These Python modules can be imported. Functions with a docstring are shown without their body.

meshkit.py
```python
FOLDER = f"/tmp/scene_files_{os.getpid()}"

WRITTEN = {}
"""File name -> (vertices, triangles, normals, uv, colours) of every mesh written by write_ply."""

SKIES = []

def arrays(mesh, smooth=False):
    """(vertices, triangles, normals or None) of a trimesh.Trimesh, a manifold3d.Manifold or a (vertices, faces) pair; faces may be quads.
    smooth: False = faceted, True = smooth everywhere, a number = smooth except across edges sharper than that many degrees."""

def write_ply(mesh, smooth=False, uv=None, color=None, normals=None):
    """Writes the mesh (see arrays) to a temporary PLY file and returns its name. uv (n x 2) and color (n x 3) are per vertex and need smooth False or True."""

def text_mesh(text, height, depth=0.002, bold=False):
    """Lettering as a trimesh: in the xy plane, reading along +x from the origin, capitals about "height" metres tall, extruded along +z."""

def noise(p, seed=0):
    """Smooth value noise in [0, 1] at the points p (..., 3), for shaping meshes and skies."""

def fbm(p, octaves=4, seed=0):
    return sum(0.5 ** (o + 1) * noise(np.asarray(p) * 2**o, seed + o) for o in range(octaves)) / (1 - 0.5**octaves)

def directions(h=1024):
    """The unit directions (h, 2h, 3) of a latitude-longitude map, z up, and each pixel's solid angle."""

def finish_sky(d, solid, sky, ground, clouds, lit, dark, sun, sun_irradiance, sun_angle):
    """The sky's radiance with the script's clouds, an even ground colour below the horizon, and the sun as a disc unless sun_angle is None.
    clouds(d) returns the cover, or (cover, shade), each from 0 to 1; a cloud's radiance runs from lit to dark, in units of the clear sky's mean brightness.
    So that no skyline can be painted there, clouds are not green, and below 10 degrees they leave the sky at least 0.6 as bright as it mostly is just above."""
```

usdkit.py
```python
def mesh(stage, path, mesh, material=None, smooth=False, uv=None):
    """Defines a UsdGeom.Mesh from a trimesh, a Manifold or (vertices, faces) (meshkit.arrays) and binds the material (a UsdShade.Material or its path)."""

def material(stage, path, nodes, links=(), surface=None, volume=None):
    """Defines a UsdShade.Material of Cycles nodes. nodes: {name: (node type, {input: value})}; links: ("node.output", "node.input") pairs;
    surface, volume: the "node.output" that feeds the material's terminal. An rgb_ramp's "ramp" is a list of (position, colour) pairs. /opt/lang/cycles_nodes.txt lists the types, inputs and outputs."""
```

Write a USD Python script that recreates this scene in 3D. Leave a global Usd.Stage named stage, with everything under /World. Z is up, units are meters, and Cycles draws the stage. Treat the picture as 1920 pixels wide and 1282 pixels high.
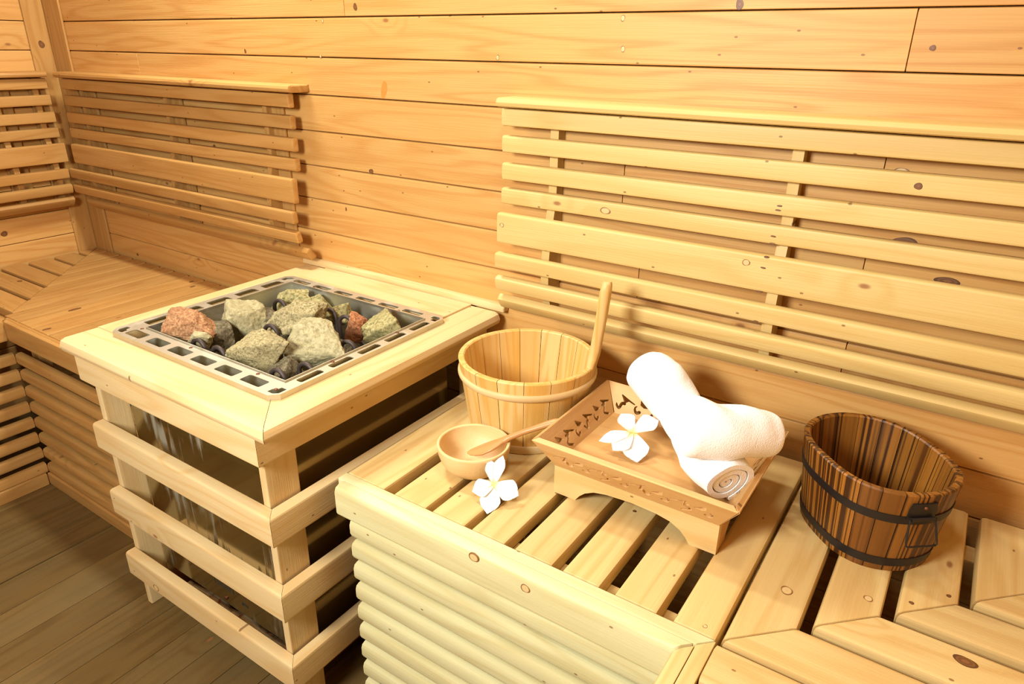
import math, numpy as np, trimesh, manifold3d, meshkit, usdkit
from pxr import Usd, UsdGeom, UsdLux, UsdShade, Sdf, Gf, Vt
from shapely.geometry import Polygon, LineString, Point, box as sbox
from shapely import affinity
from shapely.ops import unary_union

stage = Usd.Stage.CreateInMemory()
UsdGeom.SetStageUpAxis(stage, UsdGeom.Tokens.z)
UsdGeom.SetStageMetersPerUnit(stage, 1.0)
world = UsdGeom.Xform.Define(stage, '/World')
stage.SetDefaultPrim(world.GetPrim())
V3 = lambda *a: np.array(a, float)

# ------------------------------------------------------------------ camera, lamps, exposure
EYE = V3(2.51381, -1.15964, 1.15961)
RIGHT = V3(0.82892, 0.55926, 0.010806); UP = V3(-0.22696, 0.318613, 0.920313); FWD = V3(-0.511251, 0.76532, -0.391035)
cam = UsdGeom.Camera.Define(stage, '/World/camera')
cam.AddTransformOp().Set(Gf.Matrix4d(*RIGHT, 0, *UP, 0, *(-FWD), 0, *EYE, 1))
cam.CreateHorizontalApertureAttr(36.0); cam.CreateVerticalApertureAttr(36.0 * 1282 / 1920)
cam.CreateFocalLengthAttr(36.0 * 1306.35 / 1920)
cam.CreateClippingRangeAttr(Gf.Vec2f(0.01, 50))
cam.CreateExposureAttr(-1.60)

def rect_light(name, pos, aim, w, h, power, color):
    l = UsdLux.RectLight.Define(stage, '/World/' + name)
    pos = np.array(pos, float); z = pos - np.array(aim, float); z /= np.linalg.norm(z)
    x = np.cross([0, 0, 1.0] if abs(z[2]) < .99 else [0, 1.0, 0], z); x /= np.linalg.norm(x); y = np.cross(z, x)
    l.AddTransformOp().Set(Gf.Matrix4d(*x, 0, *y, 0, *z, 0, *pos, 1))
    l.CreateWidthAttr(w); l.CreateHeightAttr(h); l.CreateIntensityAttr(power); l.CreateColorAttr(Gf.Vec3f(*color))
    l.CreateNormalizeAttr(True)
    return l
rect_light('studio_lamp', (1.80, -1.60, 1.38), (1.85, -.3, .5), .42, .34, 35, (.985, .985, .94))
rect_light('wall_lamp', (1.02, -.17, 2.02), (.98, -.29, 0), .40, .12, 24, (.985, .985, .90))
rect_light('ceiling_lamp', (2.20, -.55, 2.00), (2.1, -.5, 0), .22, .22, 6, (.985, .985, .90))

# ------------------------------------------------------------------ naming helpers
taken = {}
def numbered(parent, name):
    k = (parent, name); n = taken.get(k, 0); taken[k] = n + 1
    return f'{parent}/{name}' if n == 0 else f'{parent}/{name}_{n:03d}'
def tag(prim, label=None, cat=None, group=None, kind=None):
    for k, v in (('label', label), ('category', cat), ('group', group), ('kind', kind)):
        if v: prim.SetCustomDataByKey(k, v)
    return prim
def thing(name, label=None, cat=None, loc=(0, 0, 0), group=None, kind=None):
    x = UsdGeom.Xform.Define(stage, numbered('/World', name)); x.AddTranslateOp().Set(Gf.Vec3d(*map(float, loc)))
    p = x.GetPrim(); tag(p, label, cat, group, kind); p.SetCustomDataByKey('_loc', Gf.Vec3d(*map(float, loc)))
    return p
def origin(prim):
    while prim and str(prim.GetPath()) != '/World':
        o = prim.GetCustomDataByKey('_loc')
        if o is not None: return np.array(o)
        prim = prim.GetParent()
    return np.zeros(3)
rng = np.random.default_rng(7)
def obj(name, mesh, mat, parent=None, gp=None, tone=None, smooth=30, label=None, cat=None, group=None, kind=None):
    """One Mesh prim. mesh is in world coordinates; gp(v) gives the grain coordinates (metres along, across, through the wood)."""
    path = numbered(str(parent.GetPath()) if parent else '/World', name)
    v, f, n = meshkit.arrays(mesh, smooth)
    g = (gp(v) if gp is not None else v) + (0 if name == 'knot' else rng.uniform(0, 40, 3))
    m = UsdGeom.Mesh.Define(stage, path)
    m.CreatePointsAttr(Vt.Vec3fArray.FromNumpy((v - origin(parent) if parent else v).astype(np.float32)))
    m.CreateFaceVertexCountsAttr(Vt.IntArray.FromNumpy(np.full(len(f), 3, np.int32)))
    m.CreateFaceVertexIndicesAttr(Vt.IntArray.FromNumpy(f.astype(np.int32).ravel()))
    m.CreateSubdivisionSchemeAttr('none'); m.CreateDoubleSidedAttr(True)
    if n is not None:
        m.CreateNormalsAttr(Vt.Vec3fArray.FromNumpy(n.astype(np.float32))); m.SetNormalsInterpolation('vertex')
    api = UsdGeom.PrimvarsAPI(m)
    api.CreatePrimvar('gp', Sdf.ValueTypeNames.Float3Array, 'vertex').Set(Vt.Vec3fArray.FromNumpy(g.astype(np.float32)))
    t = rng.uniform(-1, 1) if tone is None else tone
    tn = np.tile([t * .5 + .5, rng.uniform(), rng.uniform()], (len(v), 1))
    api.CreatePrimvar('tn', Sdf.ValueTypeNames.Float3Array, 'vertex').Set(Vt.Vec3fArray.FromNumpy(tn.astype(np.float32)))
    if mat is not None:
        UsdShade.MaterialBindingAPI.Apply(m.GetPrim()).Bind(mat)
    return tag(m.GetPrim(), label, cat, group, kind)

# ------------------------------------------------------------------ materials
def mat(name, nodes, links, surface='p.BSDF'):
    return usdkit.material(stage, '/World/Looks/' + name, nodes, links, surface=surface)
def wood(name, light, dark, blot, knots=.35, freq=9.0, contrast=.55, rough=.5, tonevar=.22, knotcol=(.26, .10, .03), speck=1.0, spec=.35, ring=(1.2, 13, 13)):
    """Sawn softwood: nested growth figures along the board, fine fibre, knots that bend the figure, pin specks."""
    N = {'g': ('attribute', {'attribute': 'gp'}), 't': ('attribute', {'attribute': 'tn'}), 'ts': ('separate_xyz', {}),
         'm1': ('mapping', {'scale': ring}), 'n1': ('noise_texture', {'scale': 1.0, 'detail': 2.0, 'roughness': .45, 'distortion': .25}),
         'mk': ('mapping', {'scale': (5.2, 11.0, 2.0)}), 'vk': ('voronoi_texture', {'dimensions': '2D', 'scale': 1.0, 'randomness': .9}),
         'sc': ('separate_color', {}), 'act': ('math', {'math_type': 'less_than', 'value2': knots}),
         'kb': ('map_range', {'range_type': 'smoothstep', 'from_min': .02, 'from_max': .40, 'to_min': .22, 'to_max': 0.0, 'clamp': True}),
         'kba': ('math', {'math_type': 'multiply'}), 'h': ('math', {'math_type': 'add'}),
         'hf': ('math', {'math_type': 'multiply', 'value2': freq * 6.283}), 'si': ('math', {'math_type': 'sine'}),
         'rg': ('map_range', {'from_min': -1.0, 'from_max': 1.0, 'to_min': 0.0, 'to_max': 1.0}), 'rp': ('math', {'math_type': 'power', 'value2': 2.2}),
         'm2': ('mapping', {'scale': (9, 420, 420)}), 'n2': ('noise_texture', {'scale': 1.0, 'detail': 2.0}),
         'm3': ('mapping', {'scale': (1.6, 7, 7)}), 'n3': ('noise_texture', {'scale': 1.0, 'detail': 3.0, 'roughness': .6}),
         'gs': ('math', {'math_type': 'multiply', 'value2': contrast}), 'fs': ('math', {'math_type': 'multiply_add', 'value2': .60, 'value3': -.24}),
         'ga': ('math', {'math_type': 'add', 'use_clamp': True}),
         'c1': ('mix', {'color1': light, 'color2': dark}), 'bm': ('map_range', {'range_type': 'smoothstep', 'from_min': .42, 'from_max': .72, 'to_min': 0.0, 'to_max': .7, 'clamp': True}),
         'c2': ('mix', {'color2': blot}),
         'tv': ('map_range', {'from_min': 0.0, 'from_max': 1.0, 'to_min': 1 - tonevar, 'to_max': 1 + tonevar * .35}), 'hs': ('hsv', {'hue': .5, 'saturation': 1.0, 'fac': 1.0}),
         'km': ('map_range', {'range_type': 'smoothstep', 'from_min': .018, 'from_max': .062, 'to_min': .85, 'to_max': 0.0, 'clamp': True}),
         'kma': ('math', {'math_type': 'multiply'}), 'kc': ('mix', {'color2': knotcol}),
         'vs': ('voronoi_texture', {'dimensions': '2D', 'scale': 1.0, 'randomness': 1.0}), 'ms': ('mapping', {'scale': (14, 26, 2)}),
         'ss': ('separate_color', {}), 'sa': ('math', {'math_type': 'less_than', 'value2': .16 * speck}),
         'sm': ('map_range', {'range_type': 'smoothstep', 'from_min': .028, 'from_max': .05, 'to_min': .75, 'to_max': 0.0, 'clamp': True}),
         'sma': ('math', {'math_type': 'multiply'}), 'c4': ('mix', {'color2': tuple(x * .6 for x in knotcol)}),
         'b': ('bump', {'strength': .18, 'distance': .002}),
         'p': ('principled_bsdf', {'roughness': rough, 'specular_ior_level': spec})}
    L = [('g.vector', 'm1.vector'), ('m1.vector', 'n1.vector'), ('g.vector', 'mk.vector'), ('mk.vector', 'vk.vector'), ('vk.color', 'sc.color'),
         ('sc.r', 'act.value1'), ('vk.distance', 'kb.value'), ('kb.result', 'kba.value1'), ('act.value', 'kba.value2'), ('n1.fac', 'h.value1'), ('kba.value', 'h.value2'),
         ('h.value', 'hf.value1'), ('hf.value', 'si.value1'), ('si.value', 'rg.value'), ('rg.result', 'rp.value1'), ('g.vector', 'm2.vector'), ('m2.vector', 'n2.vector'),
         ('g.vector', 'm3.vector'), ('m3.vector', 'n3.vector'), ('rp.value', 'gs.value1'), ('n2.fac', 'fs.value1'), ('gs.value', 'ga.value1'), ('fs.value', 'ga.value2'),
         ('ga.value', 'c1.fac'), ('n3.fac', 'bm.value'), ('bm.result', 'c2.fac'), ('c1.color', 'c2.color1'),
         ('t.vector', 'ts.vector'), ('ts.x', 'tv.value'), ('tv.result', 'hs.value'), ('c2.color', 'hs.color'),
         ('vk.distance', 'km.value'), ('km.result', 'kma.value1'), ('act.value', 'kma.value2'), ('kma.value', 'kc.fac'), ('hs.color', 'kc.color1'),
         ('g.vector', 'ms.vector'), ('ms.vector', 'vs.vector'), ('vs.color', 'ss.color'), ('ss.r', 'sa.value1'), ('vs.distance', 'sm.value'),
         ('sm.result', 'sma.value1'), ('sa.value', 'sma.value2'), ('sma.value', 'c4.fac'), ('kc.color', 'c4.color1'), ('c4.color', 'p.base_color'),
         ('n2.fac', 'b.height'), ('b.normal', 'p.normal')]
    return mat(name, N, L)
W_WALL = wood('pine_wall', (0.628, 0.361, 0.113), (0.525, 0.258, 0.065), (0.593, 0.306, 0.082), knots=.06, freq=8, contrast=.75, tonevar=.13, ring=(1.1, 15, 15))
W_BENCH = wood('pine_bench', (0.625, 0.456, 0.19), (0.528, 0.334, 0.11), (0.598, 0.393, 0.141), knots=.05, freq=7, contrast=.65, tonevar=.10)
W_FASCIA = wood('pine_pale', (0.616, 0.573, 0.31), (0.528, 0.449, 0.205), (0.581, 0.509, 0.248), knots=.06, freq=7, contrast=.65, tonevar=.05)
W_BACK = wood('pine_back', (0.656, 0.483, 0.185), (0.573, 0.379, 0.114), (0.628, 0.436, 0.148), knots=.03, freq=6, contrast=.5, tonevar=.05)
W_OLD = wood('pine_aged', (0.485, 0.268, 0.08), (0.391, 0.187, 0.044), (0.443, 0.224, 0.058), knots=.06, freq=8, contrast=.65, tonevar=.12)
W_HEAT = wood('pine_new', (0.642, 0.477, 0.235), (0.568, 0.362, 0.138), (0.616, 0.412, 0.171), knots=.03, freq=7, contrast=.6, tonevar=.05)
W_FLOOR = wood('worn_floor', (0.152, 0.09, 0.026), (0.09, 0.048, 0.011), (0.134, 0.092, 0.034), knots=.05, freq=7, contrast=.5, rough=.5, tonevar=.22, spec=.3)
W_DARK = wood('dark_underside', (.24, .13, .04), (.15, .07, .02), (.2, .1, .03), knots=.1)
W_PAIL = wood('pail_wood', (0.671, 0.46, 0.178), (0.598, 0.334, 0.078), (0.671, 0.359, 0.06), knots=0, freq=8, contrast=.8, tonevar=.10, speck=0, ring=(1.2, 22, 22))
W_BOWL = wood('bowl_wood', (0.702, 0.5, 0.243), (0.647, 0.414, 0.162), (0.684, 0.457, 0.194), knots=0, freq=5, contrast=.5, tonevar=.02, speck=0)
W_SPOON = wood('spoon_wood', (0.51, 0.255, 0.088), (0.431, 0.194, 0.057), (0.484, 0.229, 0.075), knots=0, freq=5, contrast=.5, tonevar=.02, speck=0, rough=.38)
W_TRAY = wood('tray_wood', (0.597, 0.359, 0.141), (0.485, 0.252, 0.077), (0.541, 0.307, 0.101), knots=0, freq=6, contrast=.6, tonevar=.08, speck=.4)
W_TRAYP = wood('tray_wood_pale', (0.664, 0.461, 0.196), (0.557, 0.341, 0.11), (0.61, 0.384, 0.134), knots=0, freq=6, contrast=.6, tonevar=.05, speck=.4)
W_CHAR = wood('charred_wood', (0.289, 0.113, 0.015), (0.039, 0.013, 0.003), (0.123, 0.041, 0.006), knots=0, freq=7, contrast=1.15, tonevar=.35, speck=.3, rough=.38, spec=.45, ring=(.05, 34, 20))

def plain(name, col, rough=.5, metallic=0.0, spec=.5, extra=None):
    return mat(name, {'p': ('principled_bsdf', {'base_color': col, 'roughness': rough, 'metallic': metallic, 'specular_ior_level': spec, **(extra or {})})}, [])
IRON = plain('black_iron', (.018, .014, .012), .45, .3)
ROD = plain('element_rod', (.055, .04, .032), .55, .4)
INK = plain('printed_ink', (.03, .03, .02), .6)
SCREW = plain('rusty_screw', (.16, .06, .03), .55, .6)
YELLOW = plain('flower_stem', (.66, .58, .14), .5)
def metal(name, col, rough, streak, axis=(60, 60, 3)):
    return mat(name, {'g': ('geometry', {}), 'm': ('mapping', {'scale': axis}), 'n': ('noise_texture', {'scale': 1.0, 'detail': 4.0, 'roughness': .6}),
                      'm2': ('mapping', {'scale': (5, 5, 5)}), 'n2': ('noise_texture', {'scale': 2.0, 'detail': 3.0}),
                      'mu': ('math', {'math_type': 'multiply'}),
                      'r': ('map_range', {'range_type': 'smoothstep', 'from_min': .25, 'from_max': .42, 'to_min': 0.0, 'to_max': 1.0, 'clamp': True}),
                      'c': ('mix', {'color1': col, 'color2': streak}),
                      'rr': ('map_range', {'from_min': 0.0, 'from_max': 1.0, 'to_min': rough, 'to_max': .6}),
                      'mm': ('map_range', {'from_min': 0.0, 'from_max': 1.0, 'to_min': 1.0, 'to_max': .55}),
                      'p': ('principled_bsdf', {})},
               [('g.position', 'm.vector'), ('m.vector', 'n.vector'), ('g.position', 'm2.vector'), ('m2.vector', 'n2.vector'), ('n.fac', 'mu.value1'), ('n2.fac', 'mu.value2'),
                ('mu.value', 'r.value'), ('r.result', 'c.fac'), ('c.color', 'p.base_color'), ('r.result', 'rr.value'), ('rr.result', 'p.roughness'), ('r.result', 'mm.value'), ('mm.result', 'p.metallic')])
STEEL = metal('steel_casing', (.46, .41, .275), .09, (.40, .37, .27))
CLEAN = plain('steel_side', (.30, .215, .085), .15, .78)
RIM = metal('steel_rim', (.60, .575, .46), .48, (.50, .47, .36), (14, 14, 14))
LINER = metal('zinc_liner', (.64, .64, .52), .5, (.44, .44, .34), (10, 10, 30))
RUST = mat('flaking_rust', {'g': ('geometry', {}), 'n': ('noise_texture', {'scale': 60.0, 'detail': 4.0}), 'r': ('rgb_ramp', {'ramp': [(.35, (.30, .10, .05)), (.48, (.55, .48, .38)), (.7, (.70, .66, .55))]}),
           'p': ('principled_bsdf', {'roughness': .9})}, [('g.position', 'n.vector'), ('n.fac', 'r.fac'), ('r.color', 'p.base_color')])
def stone(name, a, b, c, scale=1.0):
    return mat(name, {'g': ('attribute', {'attribute': 'gp'}), 'n': ('noise_texture', {'scale': 220.0 * scale, 'detail': 3.0, 'roughness': .7}), 'n2': ('noise_texture', {'scale': 22.0, 'detail': 4.0, 'roughness': .6}),
                      'r': ('rgb_ramp', {'ramp': [(.36, a), (.5, b), (.66, c)]}), 'r2': ('map_range', {'from_min': .4, 'from_max': .7, 'to_min': 0.0, 'to_max': .75, 'clamp': True}),
                      'c': ('mix', {'color2': tuple(.5 * (x + y) for x, y in zip(a, b))}), 'bh': ('math', {'math_type': 'add'}), 'b': ('bump', {'strength': .55, 'distance': .004}), 'p': ('principled_bsdf', {'roughness': .85, 'specular_ior_level': .25})},
               [('g.vector', 'n.vector'), ('g.vector', 'n2.vector'), ('n.fac', 'r.fac'), ('r.color', 'c.color1'), ('n2.fac', 'r2.value'), ('r2.result', 'c.fac'), ('c.color', 'p.base_color'), ('n.fac', 'bh.value1'), ('n2.fac', 'bh.value2'), ('bh.value', 'b.height'), ('b.normal', 'p.normal')])
S_TAN = stone('stone_tan', (0.13, 0.107, 0.048), (0.337, 0.283, 0.138), (0.466, 0.403, 0.223))
S_GREY = stone('stone_grey', (0.225, 0.197, 0.096), (0.36, 0.319, 0.173), (0.45, 0.398, 0.229), .6)
S_RED = stone('stone_red', (0.173, 0.079, 0.036), (0.36, 0.173, 0.079), (0.432, 0.302, 0.144))
S_ORANGE = stone('stone_orange', (0.199, 0.077, 0.034), (0.421, 0.176, 0.077), (0.49, 0.245, 0.122))
S_GREEN = stone('stone_green', (0.135, 0.122, 0.048), (0.324, 0.284, 0.118), (0.45, 0.389, 0.192), .7)
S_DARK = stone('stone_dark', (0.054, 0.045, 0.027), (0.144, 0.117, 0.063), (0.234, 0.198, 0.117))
TOWEL = mat('white_terry', {'g': ('geometry', {}), 'n': ('noise_texture', {'scale': 420.0, 'detail': 2.0}), 'b': ('bump', {'strength': .45, 'distance': .0018}),
            'p': ('principled_bsdf', {'base_color': (.95, .95, .95), 'roughness': .95, 'specular_ior_level': .1, 'sheen_weight': .3, 'sheen_roughness': .5})},
            [('g.position', 'n.vector'), ('n.fac', 'b.height'), ('b.normal', 'p.normal')])
PETAL = mat('petal', {'g': ('attribute', {'attribute': 'tn'}), 's': ('separate_xyz', {}), 'a': ('attribute', {'attribute': 'pl'}), 'as': ('separate_xyz', {}),
            'r': ('rgb_ramp', {'ramp': [(.0, (.90, .68, .20)), (.10, (.92, .82, .48)), (.24, (.93, .92, .88)), (1, (.94, .94, .93))]}),
            'p': ('principled_bsdf', {'roughness': .55, 'specular_ior_level': .25}), 'tr': ('translucent_bsdf', {}), 'mx': ('mix_closure', {'fac': .25})},
            [('a.vector', 'as.vector'), ('as.x', 'r.fac'), ('r.color', 'p.base_color'), ('r.color', 'tr.color'), ('p.BSDF', 'mx.closure1'), ('tr.BSDF', 'mx.closure2')], 'mx.closure')

# ------------------------------------------------------------------ shape helpers
def ring_profile(w, t, r, seg=3):
    """Rounded rectangle, corners (0..w, 0..t); r a radius or four of them (v0w0, v1w0, v1w1, v0w1)."""
    r4 = [r] * 4 if np.isscalar(r) else list(r)
    out = []
    for (cx, cy, sx, sy, a0), q in zip(((0, 0, 1, 1, 180), (w, 0, -1, 1, 270), (w, t, -1, -1, 0), (0, t, 1, -1, 90)), r4):
        q = min(max(q, 1e-4), w * .499, t * .499)
        for k in range(seg):
            a = math.radians(a0 + 90 * k / (seg - 1)); out.append((cx + sx * q + q * math.cos(a), cy + sy * q + q * math.sin(a)))
    return np.array(out)
def board(o, U, Vv, L, w, t, r=.003, e0=0.0, e1=0.0, ch=.0015, bow=0.0):
    """A board with its corner at o, length L along U, width w along Vv, thickness t along U x V. e0, e1: mitre slopes du/dv of the ends.
    Returns (mesh, gp)."""
    U = np.array(U, float); Vv = np.array(Vv, float); Wd = np.cross(U, Vv); o = np.array(o, float)
    pr = ring_profile(w, t, r); c = pr.mean(0); ins = c + (pr - c) * (1 - 2 * ch / min(w, t))
    rings = []
    for q, u0, e in ((ins, 0, e0), (pr, ch, e0), (pr, L - ch, e1), (ins, L, e1)):
        rings.append(np.c_[u0 + e * q[:, 0], q])
    n = len(pr); P = np.vstack(rings); F = []
    for k in range(3):
        for i in range(n):
            j = (i + 1) % n; a, b, c_, d = k * n + i, k * n + j, (k + 1) * n + j, (k + 1) * n + i
            F += [(a, d, c_), (a, c_, b)]
    for i in range(1, n - 1):
        F += [(0, i, i + 1)]; F += [(3 * n, 3 * n + i + 1, 3 * n + i)]
    M = np.stack([U, Vv, Wd]); X = o + P @ M
    F = np.array(F)
    mesh = trimesh.Trimesh(X, F, process=False)
    if mesh.volume < 0: mesh = trimesh.Trimesh(X, F[:, ::-1], process=False)
    return mesh, (lambda v: (v - o) @ M.T)
def plank(name, parent, m, o, U, Vv, L, w, t, tone=None, label=None, **k):
    mesh, gp = board(o, U, Vv, L, w, t, **k)
    return obj(name, mesh, m, parent, gp, tone, label=label)
X_, Y_, Z_ = V3(1, 0, 0), V3(0, 1, 0), V3(0, 0, 1)
def tube(pts, rad, sides=10, caps=True):
    p = np.array(pts, float); rad = np.broadcast_to(rad, (len(p),)); t = np.gradient(p, axis=0); t /= np.linalg.norm(t, axis=1, keepdims=True)
    a = np.cross(t[0], [0.3, .2, 1.0]); a /= np.linalg.norm(a); V = []
    for k in range(len(p)):
        a = a - t[k] * (a @ t[k]); a /= np.linalg.norm(a); b = np.cross(t[k], a); th = np.arange(sides) * 2 * np.pi / sides
        V.append(p[k] + rad[k] * (np.cos(th)[:, None] * a + np.sin(th)[:, None] * b))
    return loft(np.array(V), caps)
def loft(V, caps=True, closed=True):
    """Rings (k, n, 3) joined into a skin."""
    k, n, _ = V.shape; F = []
    m = n if closed else n - 1
    for i in range(k - 1):
        for j in range(m):
            a, b, c, d = i * n + j, i * n + (j + 1) % n, (i + 1) * n + (j + 1) % n, (i + 1) * n + j
            F += [(a, b, c), (a, c, d)]
    P = V.reshape(-1, 3)
    if caps:
        P = np.vstack([P, V[0].mean(0), V[-1].mean(0)]); s, e = len(P) - 2, len(P) - 1
        for j in range(m):
            F += [(s, (j + 1) % n, j), (e, (k - 1) * n + j, (k - 1) * n + (j + 1) % n)]
    me = trimesh.Trimesh(P, np.array(F), process=False)
    if caps and me.volume < 0: me = trimesh.Trimesh(P, np.array(F)[:, ::-1], process=False)
    return me
def extrude(poly, h, o, U, Vv):
    """A shapely polygon in the (U, V) plane at o, extruded h along U x V."""
    U = np.array(U, float); Vv = np.array(Vv, float); Wd = np.cross(U, Vv); o = np.array(o, float)
    m = trimesh.util.concatenate([trimesh.creation.extrude_polygon(g, h, engine='earcut') for g in getattr(poly, 'geoms', [poly])])
    M = np.stack([U, Vv, Wd]); X = o + m.vertices @ M
    me = trimesh.Trimesh(X, m.faces, process=False)
    if me.volume < 0: me.invert()
    return me, (lambda v: (v - o) @ M.T)

# ------------------------------------------------------------------ the room
H = 2.08; RX = 2.861; FY = -2.6
PITCH = .0812; SEAM0 = 1.128
def wall_planks(parent, o, U, length, joints, m=W_WALL):
    """Horizontal planks, each its own mesh, with a recessed joint below each one. V goes up, thickness into the room."""
    k = 0; z = SEAM0 - 14 * PITCH + .0045
    N = np.cross(U, Z_)
    while z < H:
        cuts = [0.0] + [j for j in joints.get(k, []) if 0 < j < length] + [length]
        for a, b in zip(cuts[:-1], cuts[1:]):
            zz = max(z, 0); hgt = min(z + PITCH - .0013, H) - zz
            if hgt > .01 and b - a > .02:
                plank('wall_plank', parent, m, np.array(o) + np.array(U) * (a + .0004) + Z_ * zz - N * .016, U, Z_, b - a - .0008, hgt, .016, r=(.002, .002, .0045, .002), ch=.0006)
        z += PITCH; k += 1
wb = thing('wall_back', kind='structure')
jb = {14: [2.387], 12: [2.387], 13: [.467], 10: [2.388], 8: [2.388], 9: [2.02], 11: [1.976], 15: [1.30], 6: [1.5], 7: [1.1], 5: [2.2], 4: [1.6], 3: [.8], 16: [2.1], 17: [1.0], 18: [1.9]}
wall_planks(wb, (0, 0, 0), (1, 0, 0), RX, jb)
obj('wall_core', trimesh.creation.box(bounds=[[-.06, .017, 0], [RX + .06, .06, H]]), W_DARK, wb)
wl = thing('wall_left', kind='structure')
wall_planks(wl, (0, FY, 0), (0, 1, 0), -FY, {15: [1.5], 13: [1.2], 11: [1.7], 8: [1.9], 6: [1.0]})
obj('wall_core', trimesh.creation.box(bounds=[[-.06, FY, 0], [-.017, .017, H]]), W_DARK, wl)
wr = thing('wall_right', kind='structure')
wall_planks(wr, (RX, 0, 0), (0, -1, 0), -FY, {14: [.9], 12: [1.3], 10: [.7]})
obj('wall_core', trimesh.creation.box(bounds=[[RX + .017, FY, 0], [RX + .06, .017, H]]), W_DARK, wr)
wf = thing('wall_front', kind='structure')
wall_planks(wf, (RX, FY, 0), (-1, 0, 0), RX, {})
cl = thing('ceiling', kind='structure')
for k in range(22):
    plank('ceiling_plank', cl, W_WALL, (.13 * k, FY, H + .016), (0, 1, 0), (1, 0, 0), -FY, .1285, .016)
fl = thing('floor', kind='structure')
# boards run away from the camera, with a joint in some of them
fx = [-.0, .115, .225, .33, .432, .535, .636, .735, .835, .94, 1.04, 1.135, 1.225, 1.3155, 1.40, 1.475, 1.552, 1.64, 1.74, 1.84, 1.94, 2.04, 2.14, 2.24, 2.34, 2.44, 2.54, 2.64, 2.74, 2.861]
for k, (a, b) in enumerate(zip(fx[:-1], fx[1:])):
    gap = .004 if round(b, 3) in (.835, 1.316) else .0012
    plank('floor_board', fl, W_FLOOR, (a, 0, -.02), (0, -1, 0), (1, 0, 0), -FY, b - a - gap, .02, r=(.0006, .0006, .0012, .0012), tone=rng.uniform(-1, .8))
# the mesh normal of U x V for the floor points down: keep boards between z = -.02 and 0
obj('subfloor', trimesh.creation.box(bounds=[[0, FY, -.06], [RX, 0, -.044]]), W_DARK, fl)
t1 = thing('trim_1', kind='structure')   # corner boards
plank('corner_board', t1, W_OLD, (.008, -.069, .02), Z_, (0, 1, 0), 2.05, .061, .008, label='corner board on the left wall with a large dark knot', tone=.2)
t2 = thing('trim_2', kind='structure')
plank('corner_board', t2, W_OLD, (.0, -.008, .02), Z_, (1, 0, 0), 2.05, .101, .008, tone=.0)

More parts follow.
